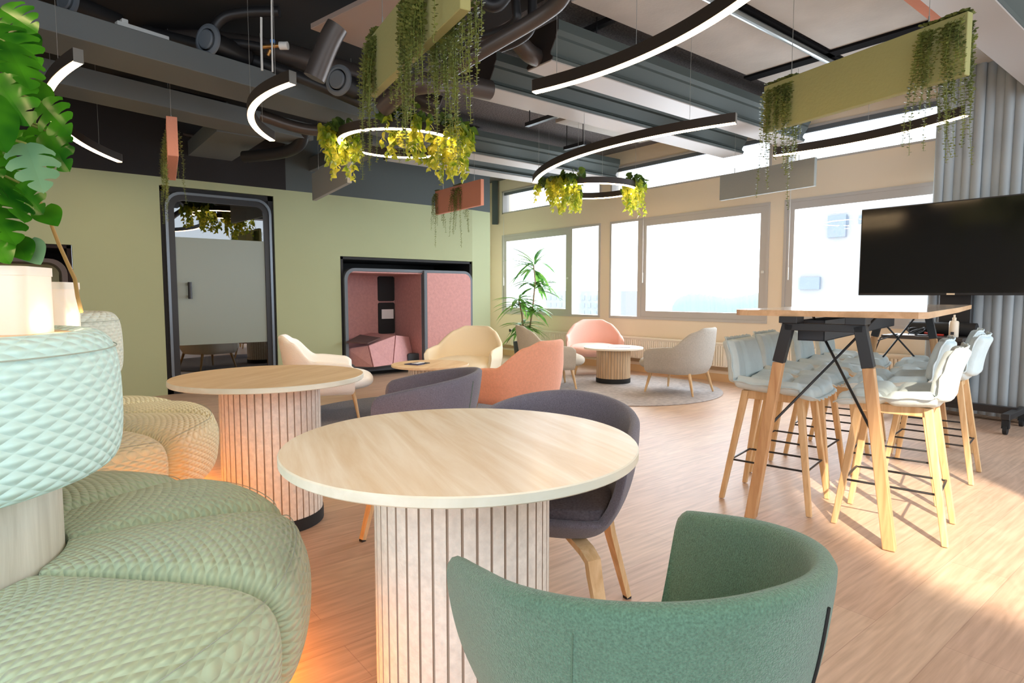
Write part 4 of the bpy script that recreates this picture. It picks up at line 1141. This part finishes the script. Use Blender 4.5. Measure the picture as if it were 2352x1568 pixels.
mon = thing('monstera', 'large green monstera spilling over the front glowing planter', 'plant', (-.12, 2.06, 1.16))
mo = Vector((-.12, 2.06, 1.16)); rg = random.Random(21)
# (tip pixel, petiole-end pixel, depth, size, silver, split)
LV = [((92, 75), (0, 20), 1.62, .20, 0, 1), ((104, 165), (-40, 60), 1.55, .30, 0, 1), ((85, 215), (10, 95), 1.5, .26, 0, 1), ((75, 300), (-10, 175), 1.48, .27, 0, 1), ((95, 118), (30, 70), 1.7, .16, 0, 0),
      ((165, 318), (95, 235), 1.58, .17, 0, 1), ((40, 260), (-60, 240), 1.52, .24, 0, 1), ((60, 350), (-60, 290), 1.55, .25, 0, 1), ((25, 360), (-50, 230), 1.42, .25, 0, 0), ((105, 455), (60, 330), 1.46, .23, 1, 1),
      ((160, 405), (105, 300), 1.62, .18, 0, 1), ((128, 395), (95, 290), 1.66, .15, 0, 1), ((135, 520), (100, 480), 1.6, .11, 0, 0), ((100, 500), (45, 420), 1.58, .17, 0, 1), ((80, 520), (-20, 400), 1.50, .24, 0, 1),
      ((55, 570), (-50, 450), 1.48, .25, 0, 1), ((95, 610), (60, 560), 1.52, .10, 1, 0), ((70, 600), (35, 555), 1.5, .10, 0, 0), ((28, 610), (-30, 540), 1.45, .17, 0, 0), ((10, 480), (-70, 400), 1.6, .22, 0, 1),
      ((5, 200), (-90, 120), 1.6, .28, 0, 1), ((30, 120), (-60, 30), 1.66, .28, 0, 1), ((10, 420), (-80, 330), 1.55, .25, 0, 1), ((120, 250), (60, 190), 1.72, .14, 0, 0), ((75, 250), (20, 215), 1.75, .16, 0, 0),
      ((40, 470), (-10, 380), 1.65, .2, 0, 1), ((5, 560), (-70, 480), 1.6, .22, 0, 1), ((90, 380), (40, 300), 1.75, .18, 0, 0), ((60, 440), (0, 350), 1.72, .2, 0, 1), ((45, 200), (-20, 110), 1.75, .2, 0, 1)]
stem_pts = [mo, mo + Vector((-.02, .0, .2)), mo + Vector((-.05, .02, .42)), mo + Vector((-.08, .03, .66))]
for i, (tip, basep, dep, size, sil, spl) in enumerate(LV):
    A = pt(basep[0], basep[1], dep + .02); B = pt(tip[0], tip[1], dep - .03); d = (B - A)
    d = d * .86; toc = (Vector((0, 0, CAMH)) - A).normalized() + rv(rg, .6) + Vector((0, 0, .45))
    mb = MB(); monstera_leaf(mb, A, d, toc, d.length, bool(spl), droop=.12)
    lf = mb.build('leaf', M_mons if sil else M_mon, mon, smooth=True, recalc=False)
    lf.location = -mo
    k = min(2.999, max(0, (A.z - 1.16) / .66 * 3)); s0 = stem_pts[int(k)].lerp(stem_pts[int(k) + 1], k - int(k))
    mid = (s0 + A) / 2 + Vector((0, 0, .05))
    pm = MB(); pm.tube([s0, mid, A], [.005, .004, .003], 6); pe = pm.build('petiole', M_stemg, mon, smooth=True); pe.location = -mo
sm = MB(); sm.tube(stem_pts, [.014, .013, .011, .008], 8); e_ = sm.build('stem', M_stemg, mon, smooth=True); e_.location = -mo
sm = MB(); sm.tube([pt(88, 455, 1.66), pt(112, 500, 1.70), pt(135, 560, 1.78), pt(160, 615, 1.86), pt(172, 640, 1.90), pt(178, 680, 1.94), pt(187, 716, 1.98)], [.0035, .0045, .005, .0055, .0058, .006, .006], 8)
e_ = sm.build('aerial_root', M_stem, mon, smooth=True); e_.location = -mo

# ---- dracaena by the window
dr = thing('dracaena', 'tall variegated dracaena in a charcoal pot by the left window', 'plant', (6.40, 7.68, 0)); do = Vector((6.40, 7.68, 0))
MB().lathe([(0, 0), (.15, 0), (.19, .34), (.19, .36), (.175, .36), (.165, .30), (0, .30)], 36).build('pot', M_pot, dr, smooth=35)
cn = pt(1200, 700, 10.0)
canes = [[(0, 0, .3), (-.02, .05, .8), (-.05, .1, 1.05)], [(.03, -.02, .3), (.10, -.08, .9), (.12, -.12, 1.35), (.10, -.10, 1.62)], [(-.03, .03, .3), (-.05, .0, .65)]]
for c_ in canes: MB().tube([(x, y, z) for x, y, z in c_], [.016, .013, .011, .009][:len(c_)], 8).build('cane', mat('cane_brown', (150, 128, 98), .8), dr, smooth=True)
rg = random.Random(4)
def tuft(c, n, L0, L1, up):
    n = int(n * 1.7)
    for k in range(n):
        a = rg.uniform(0, 2 * pi); e = rg.uniform(-.3, 1) * up
        d = Vector((cos(a), sin(a), e)); z = rg.uniform(-.12, .04); mb = MB(); L_ = rg.uniform(L0, L1)
        leaf_shape(mb, Vector(c) + Vector((0, 0, z)), d, (0, 0, 1), L_ * 1.12, .075, 6, .35 + rg.uniform(0, .3), .3)
        mb.build('leaf', M_drac, dr, smooth=True, recalc=False)
tuft((.11, -.11, 1.62), 13, .32, .50, 1.5)
tuft((.12, -.12, 1.32), 12, .32, .46, .6)
tuft((-.05, .10, 1.03), 15, .30, .45, .7)
tuft((-.05, .0, .62), 14, .28, .42, .6)
tuft((.10, -.08, .92), 9, .28, .42, .5)

# ---- hanging succulent vines
def vine_clump(name, label, group, strands, mat_, seed, leaf=.016, step=.014):
    """strands: list of (start point, length, horizontal drift, out vector)"""
    rg = random.Random(seed); mb = MB(); st = MB(); c0 = strands[0][0]
    for p0, L_, drift, out in strands:
        n = max(3, int(L_ / step)); path = []
        ph = rg.uniform(0, 6)
        for i in range(n + 1):
            s = i * step; o_ = 1 - math.exp(-s / .05)
            p = Vector(p0) + Vector(out) * o_ + Vector(drift) * s + Vector((.006 * sin(s * 22 + ph), .006 * cos(s * 19 + ph), -s))
            if s < .03: p.z = p0[2] - s * .3 + .01
            path.append(p - c0)
        st.tube(path[::3] + [path[-1]], .0012, 4, caps=False)
        for i, p in enumerate(path):
            k = 1 - .45 * i / n
            a = ph + i * 1.9
            for sg in (0, pi):
                d = Vector((cos(a + sg), sin(a + sg), .25)); nrm = Vector((rg.uniform(-.6, .6), rg.uniform(-.6, .6), 1))
                dd = d.normalized(); nn = (nrm - dd * nrm.dot(dd)).normalized(); ss = dd.cross(nn); r_ = leaf * k * .5
                c = p + dd * r_ * 1.3
                mb.add([c - dd * r_ * 1.2, c - dd * r_ * .3 + ss * r_, c + dd * r_ * .8 + ss * r_ * .75, c + dd * r_ * 1.25, c + dd * r_ * .8 - ss * r_ * .75, c - dd * r_ * .3 - ss * r_], [(0, 1, 2, 3, 4, 5)])
    r = thing(name, label, 'hanging plant', c0, 0, group)
    mb.build('foliage', mat_, r, recalc=False); st.build('runners', M_stemg, r, recalc=False)
    return r
VG = 'trailing string vines draped over the baffles'

# ---- baffles
def baffle(p, q, z, h, m, label, th=.045, mend=None):
    """p, q: ends of the lower near edge (x, y)"""
    p, q = Vector((p[0], p[1], 0)), Vector((q[0], q[1], 0)); d = q - p; L_ = d.length; a = atan2(d.y, d.x)
    r = thing('ceiling_baffle', label, 'acoustic baffle', (p.x, p.y, z), a, 'felt baffles hanging from the ceiling')
    MB().b(0, L_, -th / 2, th / 2, 0, h).build('panel', m, r, bevel=(.003, 1))
    for x in (L_ * .16, L_ * .84):
        MB().tube([(x, 0, h + .05), (x, 0, CZ - z - .002)], .0018, 5).build('suspension_wire', M_wire, r)
        MB().tube([(x, 0, h), (x, 0, h + .055)], .004, 6).build('wire_clip', M_wire, r)
    return p, d.normalized(), L_
def drape(bp, name_lab, t0, t1, z, h, n, lmin, lmax, seed, side=-1, th=.045, both=.35, leaf=.019):
    n = int(n * 1.6)
    p, d, L_ = bp; rg = random.Random(seed); nrm = Vector((d.y, -d.x, 0)) * side; S_ = []
    for k in range(n):
        t = rg.uniform(t0, t1); o_ = nrm if rg.random() > both else -nrm
        p0 = p + d * t + Vector((0, 0, z + h)); l = rg.uniform(lmin, lmax * 1.3) * (.5 + .5 * rg.random())
        S_.append((p0, l, d * rg.uniform(-.12, .12) + o_ * rg.uniform(0, .05), o_ * (th / 2 + rg.uniform(.012, .05))))
    return vine_clump('string_vine', name_lab, VG, S_, M_vine, seed, leaf)
ZB = 2.2
bG = baffle((3.923, 2.203), (3.676, 1.016), ZB, .30, M_bolive, 'large olive green baffle at the upper right')
drape(bG, 'string vine hanging over the far left end of the large olive baffle', .03, .22, ZB, .30, 26, .28, .66, 31, side=1)
drape(bG, 'string vine hanging over the near right end of the large olive baffle', 1.0, 1.20, ZB, .30, 34, .28, .62, 32, side=1, both=.5)
bG2 = baffle((1.545, 3.16), (1.36, 1.985), ZB, .30, M_bolive, 'olive green baffle cut by the top edge at centre')
drape(bG2, 'string vine hanging over the far end of the central olive baffle', .02, .16, ZB, .30, 22, .25, .62, 33, side=1, both=.2)
drape(bG2, 'string vine hanging over the middle of the central olive baffle', .62, .88, ZB, .30, 30, .28, .60, 34, side=1, both=.1)
drape(bG2, 'dense string vine hanging behind the near end of the central olive baffle', .72, 1.16, ZB, .30, 34, .35, .78, 35, side=-1, both=.05)
bY = baffle((6.291, 4.049), (6.178, 2.925), ZB, .28, M_bgrey, 'grey baffle in front of the clerestory windows')
bS = baffle((4.274, 6.934), (4.235, 5.859), ZB - .03, .30, M_bsalmon, 'salmon baffle hanging in front of the green wall corner')
drape(bS, 'string vine at the left end of the small salmon baffle', .0, .08, ZB - .03, .30, 10, .35, .6, 36, side=1, both=.4)
drape(bS, 'string vine over the middle of the small salmon baffle', .48, .66, ZB - .03, .30, 12, .35, .62, 37, side=1, both=.3)
bS2 = baffle((1.135, 6.56), (.957, 5.42), ZB, .30, M_bsalmon, 'salmon baffle seen nearly edge on at the left', th=.075)
drape(bS2, 'string vine trailing beside the edge on salmon baffle', .3, .9, ZB, .30, 14, .4, .72, 38, side=1, both=.15)
bL = baffle((2.652, 6.954), (2.504, 5.647), ZB, .30, M_bgrey, 'grey baffle behind the near ivy ring')

# ---- curved pendant lamps
def circ3(a, b2, c):
    ax, ay, bx, by, cx, cy = a[0], a[1], b2[0], b2[1], c[0], c[1]
    D = 2 * (ax * (by - cy) + bx * (cy - ay) + cx * (ay - by))
    ux = ((ax * ax + ay * ay) * (by - cy) + (bx * bx + by * by) * (cy - ay) + (cx * cx + cy * cy) * (ay - by)) / D
    uy = ((ax * ax + ay * ay) * (cx - bx) + (bx * bx + by * by) * (ax - cx) + (cx * cx + cy * cy) * (bx - ax)) / D
    return Vector((ux, uy, 0)), hypot(ax - ux, ay - uy)
LZ = 2.42
def arc_lamp(pts, label, wires=(.12, .5, .88), w=.05, h=.075):
    pts = [Vector((p[0], p[1], 0)) for p in pts]; a_, b2, c_ = pts
    c, r = circ3(a_, b2, c_)
    t0 = atan2(a_.y - c.y, a_.x - c.x); t1 = atan2(c_.y - c.y, c_.x - c.x); tm = atan2(b2.y - c.y, b2.x - c.x)
    def unw(x, ref):
        while x - ref > pi: x -= 2 * pi
        while x - ref < -pi: x += 2 * pi
        return x
    tm = unw(tm, t0); t1 = unw(t1, tm)
    o_ = pts[1]; lamp = thing('curved_pendant_lamp', label, 'pendant lamp', (o_.x, o_.y, LZ), 0, 'curved pendant lamps')
    def sweep(r0, r1, z0, z1, n=56, ta=t0, tb=t1):
        mb = MB(); vs = []
        for i in range(n + 1):
            t = ta + (tb - ta) * i / n
            for rr_, zz in ((r0, z0), (r1, z0), (r1, z1), (r0, z1)):
                vs.append((c.x + rr_ * cos(t) - o_.x, c.y + rr_ * sin(t) - o_.y, zz))
        fs = [(3, 2, 1, 0), tuple(n * 4 + k for k in range(4))]
        for i in range(n):
            for k in range(4): fs.append((i * 4 + k, i * 4 + (k + 1) % 4, i * 4 + 4 + (k + 1) % 4, i * 4 + 4 + k))
        mb.add(vs, fs); return mb
    sweep(r - w / 2, r + w / 2, .004, h).build('profile', M_profile, lamp, smooth=30)
    sweep(r - w / 2 + .004, r + w / 2 - .004, -.003, .004).build('light_strip', M_led, lamp)
    dt = .004 / r * (1 if t1 > t0 else -1)
    for ta, tb in ((t0 - dt, t0), (t1, t1 + dt)): sweep(r - w / 2, r + w / 2, -.002, h, 1, ta, tb).build('end_cap', M_capend, lamp)
    for k in wires:
        t = t0 + (t1 - t0) * k; x, y = c.x + r * cos(t) - o_.x, c.y + r * sin(t) - o_.y
        MB().tube([(x, y, h), (x, y, CZ - LZ - .035)], .0016, 5).build('suspension_wire', M_wire, lamp)
    return lamp
arc_lamp([(.300, 4.27), (.185, 5.35), (.793, 7.147)], 'curved lamp at the far left beside the monstera')
arc_lamp([(1.355, 3.864), (1.337, 4.689), (1.697, 5.369)], 'short curved lamp left of the near ivy ring')
arc_lamp([(2.629, 3.064), (2.722, 2.35), (2.48, 1.40)], 'largest curved lamp leaving the picture at the top edge', wires=(.10, .45))
arc_lamp([(4.693, 5.458), (4.10, 3.80), (4.278, 2.64)], 'long curved lamp sweeping above the far ivy ring')
arc_lamp([(5.544, 3.02), (5.63, 2.30), (5.407, 1.481)], 'curved lamp in front of the clerestory beside the curtain')

def ring_lamp(c, r, label, w=.05, h=.075):
    lamp = thing('ring_pendant_lamp', label, 'pendant lamp', (c[0], c[1], LZ), 0, 'ring pendant lamps carrying ivy')
    MB().lathe([(r - w / 2, .004), (r + w / 2, .004), (r + w / 2, h), (r - w / 2, h)], 96, close=True).build('profile', M_profile, lamp, smooth=30)
    MB().lathe([(r - w / 2 + .004, -.003), (r + w / 2 - .004, -.003), (r + w / 2 - .004, .004), (r - w / 2 + .004, .004)], 96, close=True).build('light_strip', M_led, lamp)
    for k in range(4):
        a = k * pi / 2 + .5; MB().tube([(r * cos(a), r * sin(a), h), (r * cos(a), r * sin(a), CZ - LZ - .035)], .0016, 5).build('suspension_wire', M_wire, lamp)
ring_lamp((2.605, 4.816), .50, 'ring lamp with ivy above the navy notebook table')
ring_lamp((5.634, 5.469), .56, 'ring lamp with ivy above the magazine table')
ring_lamp((.75, .55), .55, 'added ring lamp out of view above the green tub chair')  # unseen lamp added to light the foreground
ring_lamp((-1.05, 1.95), .55, 'added ring lamp out of view above the sage banquette')  # second lamp added above the frame, brightens the sofa from overhead

def ivy(c, r, aw0, aw1, n, lmax, seed, label, size=.086, strands=16):
    n = int(n * 1.1); strands = int(strands * 1.25); lmax *= 1.1
    """ivy laid on the ring between world azimuths aw0..aw1 and trailing down"""
    rg = random.Random(seed); o0 = Vector((c[0] + r * cos((aw0 + aw1) / 2), c[1] + r * sin((aw0 + aw1) / 2), LZ + .08))
    top = MB(); hang = MB(); st = MB()
    def heart(mb, p, d, nrm, s):
        d = d.normalized(); nn = (nrm - d * nrm.dot(d)); nn = nn.normalized() if nn.length > 1e-3 else Vector((1, 0, 0)); ss = d.cross(nn)
        pts = [(0, 0), (-.16, .26), (.02, .46), (.35, .42), (.72, .20), (1.0, 0), (.72, -.20), (.35, -.42), (.02, -.46), (-.16, -.26)]
        vs = [p + d * (x * s) + ss * (y * s) + nn * (abs(y) * s * .25 - x * x * s * .18) for x, y in pts]
        mid = p + d * (.45 * s) - nn * .03 * s
        vs.append(mid)
        mb.add(vs, [(i, (i + 1) % 10, 10) for i in range(10)])
    for k in range(n):
        a = rg.uniform(aw0, aw1); rr_ = r + rg.uniform(-.12, .12)
        p = Vector((c[0] + rr_ * cos(a), c[1] + rr_ * sin(a), LZ + rg.uniform(.05, .15)))
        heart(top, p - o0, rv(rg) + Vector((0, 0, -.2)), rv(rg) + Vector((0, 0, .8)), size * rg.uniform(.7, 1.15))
    for k in range(strands):
        a = rg.uniform(aw0, aw1); sgn = 1 if rg.random() > .5 else -1; l = rg.uniform(.12, lmax)
        p = Vector((c[0] + r * cos(a), c[1] + r * sin(a), LZ + .09)); od = Vector((cos(a), sin(a), 0)) * sgn
        path = []; m = int(l / .022) + 4; ph = rg.uniform(0, 6); ro = rg.uniform(.035, .15); tw = rg.uniform(-.35, .35)
        for i in range(m):
            s = i * .022; k2 = min(1, s / .07)
            path.append(p + od * (ro * k2 + .02 * sin(s * 9 + ph)) + Vector((-sin(a), cos(a), 0)) * (.03 * sin(s * 7 + ph) + tw * s) + Vector((0, 0, .02 * (1 - k2) - max(0, s - .05))) - o0)
        st.tube(path, .0014, 4, caps=False)
        for i, q in enumerate(path):
            if i < 1: continue
            side = Vector((cos(ph + i * 2.3), sin(ph + i * 2.3), -.9 + rg.uniform(-.3, .4)))
            heart(hang if i > 2 else top, q, side, rv(rg, .8) + Vector((cos(ph + i), sin(ph + i), .6)), size * rg.uniform(.6, 1.0) * (1 - .35 * i / m))
    t = thing('pothos_ivy', label, 'hanging plant', o0, 0, 'pothos ivy trailing from the ring lamps')
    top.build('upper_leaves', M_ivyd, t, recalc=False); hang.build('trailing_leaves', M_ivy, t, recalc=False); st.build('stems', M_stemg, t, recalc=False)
def az(px, c):  # azimuth on the ring for a given side: helper in plain angles
    return px
c1 = (2.605, 4.816); c2 = (5.634, 5.469)
ivy(c1, .50, R(125), R(172), 46, .34, 51, 'ivy at the left of the near ring lamp')
ivy(c1, .50, R(225), R(262), 40, .30, 52, 'ivy at the front middle of the near ring lamp', strands=12)
ivy(c1, .50, R(280), R(338), 52, .40, 53, 'dense ivy at the right of the near ring lamp', strands=24)
ivy(c2, .56, R(150), R(215), 60, .36, 54, 'dense ivy at the left of the far ring lamp', strands=26)
ivy(c2, .56, R(60), R(90), 30, .26, 55, 'small ivy tuft at the back of the far ring lamp', strands=12)
ivy(c2, .56, R(290), R(345), 46, .34, 56, 'ivy at the right of the far ring lamp', strands=20)

# ================================================================ DUCTS, PIPES AND FITTINGS
def duct(name, pts, r, m, label, cat='duct', joints=True, group=None):
    P_ = [pt(*p) for p in pts]
    for p in P_: p.z = min(p.z, CZ - r - .04)
    # round the corners
    for _ in range(3):
        Q = [P_[0]]
        for i in range(len(P_) - 1): Q += [P_[i] * .75 + P_[i + 1] * .25, P_[i] * .25 + P_[i + 1] * .75]
        Q.append(P_[-1]); P_ = Q
    o_ = MB().tube(P_, r, 20).build(name, m, smooth=40); tag(o_, label, cat, group); return o_
duct('air_duct', [(300, -60, 5.0), (560, 60, 5.0), (860, 185, 5.0), (1010, 245, 5.1)], .085, M_duct, 'fat dark duct running diagonally at the top left')
duct('air_duct', [(330, 20, 4.9), (600, 140, 4.9), (840, 240, 4.95)], .045, M_ductb, 'thinner pipe below the fat duct at the top left')
duct('air_duct', [(775, 60, 3.9), (755, 95, 3.9), (722, 180, 3.9)], .066, M_duct, 'slanting duct elbow beside the short curved lamp')
duct('air_duct', [(878, 248, 4.8), (925, 205, 4.7), (960, 190, 4.5), (1040, 190, 4.75), (1125, 207, 4.95)], .075, M_duct, 'bent duct feeding the nearest flat conditioning beam')
duct('air_duct', [(1165, 70, 4.5), (1195, 100, 4.5), (1215, 125, 4.55), (1252, 140, 4.75)], .065, M_duct, 'short ribbed duct feeding the second flat conditioning beam')
duct('air_duct', [(1000, 185, 3.9), (1100, 120, 3.8), (1240, 40, 3.7), (1300, -5, 3.6), (1300, -60, 3.5)], .045, M_duct, 'long dark pipe rising to the top edge at centre')
duct('water_pipe', [(1180, -60, 3.9), (1185, 20, 3.9), (1190, 45, 3.9), (1160, 70, 4.0), (1080, 90, 4.1)], .028, M_ductb, 'black bent water pipe above the central baffle')
duct('water_pipe', [(1090, -60, 3.8), (1100, -5, 3.8), (1140, 20, 3.8), (1170, -20, 3.8), (1170, -60, 3.8)], .04, M_ductb, 'black U shaped pipe at the top centre')
duct('water_pipe', [(480, 110, 4.6), (500, 40, 4.6), (570, 5, 4.6), (640, -30, 4.6)], .035, M_ductb, 'black bent pipe between the round air valves')
duct('water_pipe', [(480, 95, 4.75), (560, 100, 4.75), (610, 110, 4.75)], .030, M_ductb, 'black pipe ending in the brass valve')
duct('water_pipe', [(1225, -60, 4.1), (1222, 30, 4.1), (1222, 70, 4.1), (1190, 95, 4.15), (1150, 110, 4.2)], .03, M_ductb, 'black elbow pipe right of the U shaped pipe')
duct('water_pipe', [(1010, 150, 4.4), (1100, 105, 4.4), (1200, 60, 4.4), (1290, 20, 4.4)], .022, M_ductb, 'thin black pipe running beside the long dark pipe')
duct('water_pipe', [(1060, -40, 4.3), (1075, 60, 4.3), (1085, 120, 4.3)], .02, M_duct, 'thin brown pipe dropping behind the central baffle')
duct('air_duct', [(150, 160, 6.0), (330, 205, 6.1), (520, 250, 6.2)], .07, M_ductb, 'black duct between the two boxed ceiling beams')
duct('water_pipe', [(120, 255, 7.0), (320, 290, 7.0), (480, 318, 7.0)], .022, M_duct, 'thin brown pipe above the phone booth')
duct('air_duct', [(560, 360, 6.6), (650, 352, 6.5), (690, 335, 6.4), (700, 300, 6.3)], .06, M_ductb, 'black duct elbow left of the near ivy ring')
duct('air_duct', [(600, 265, 5.6), (700, 300, 5.7), (780, 300, 5.8)], .05, M_duct, 'brown pipe behind the short curved lamp')
duct('white_cable', [(623, -40, 4.4), (624, 60, 4.4), (626, 165, 4.4)], .006, M_whitep, 'white cable dropping beside the brass valve', 'cable')
duct('white_cable', [(600, 40, 4.5), (600, 95, 4.5), (602, 162, 4.5)], .008, M_whitep, 'white rod behind the brass valve', 'cable')
q = pt(630, 108, 4.6); vl = thing('brass_valve', 'brass valve with white cap and blue tag among the pipes', 'valve', q, AZ - pi / 2)
MB().tube([(-.09, 0, 0), (.04, 0, .01)], .014, 12).tube([(-.03, 0, -.02), (-.05, 0, -.06)], .012, 10).build('body', M_brass, vl, smooth=40)
MB().tube([(.04, 0, .01), (.10, 0, .01)], .028, 16).build('cap', M_whitep, vl, smooth=40)
MB().box((-.01, 0, .04), (.03, .02, .02)).build('tag', mat('blue_tag', (40, 120, 200), .5), vl)
q = pt(328, 74, 4.5); o = MB().box((0, 0, 0), (.34, .05, .04)).box((-.12, 0, .03), (.04, .05, .03)).build('light_fitting', M_whitep, bevel=(.004, 1)); o.location = q; o.rotation_euler = (0, 0, R(14)); tag(o, 'bare white batten fitting on top of the boxed beam', 'light fitting')
for (px, py, d, lb) in [(155, 0, 4.45, 'round air valve at the top left edge'), (477, 92, 4.55, 'round air valve above the boxed beam, middle of three'), (777, 184, 4.7, 'round air valve next to the slanting duct elbow')]:
    q = pt(px, py, d); r = thing('air_valve', lb, 'air valve', q, R(-38.6 - 22), 'round air valves along the boxed beam')
    def YZ(prof, n=36):
        mb = MB(); vs = []; k = len(prof)
        for i in range(n):
            a = 2 * pi * i / n; vs += [(rr_ * cos(a), -dd, rr_ * sin(a)) for rr_, dd in prof]
        mb.add(vs, [(i * k + j, ((i + 1) % n) * k + j, ((i + 1) % n) * k + j + 1, i * k + j + 1) for i in range(n) for j in range(k - 1)]); return mb
    YZ([(.078, -.02), (.078, .012), (.090, .016), (.112, .006), (.114, -.01), (.095, -.012)]).build('collar', M_podedge, r, smooth=40)
    YZ([(0, .030), (.060, .028), (.068, .018), (.066, .0), (0, 0)]).build('disc', M_podedge, r, smooth=40)
    YZ([(.076, -.35), (.076, .0)]).build('duct_stub', M_ductb, r, smooth=40)
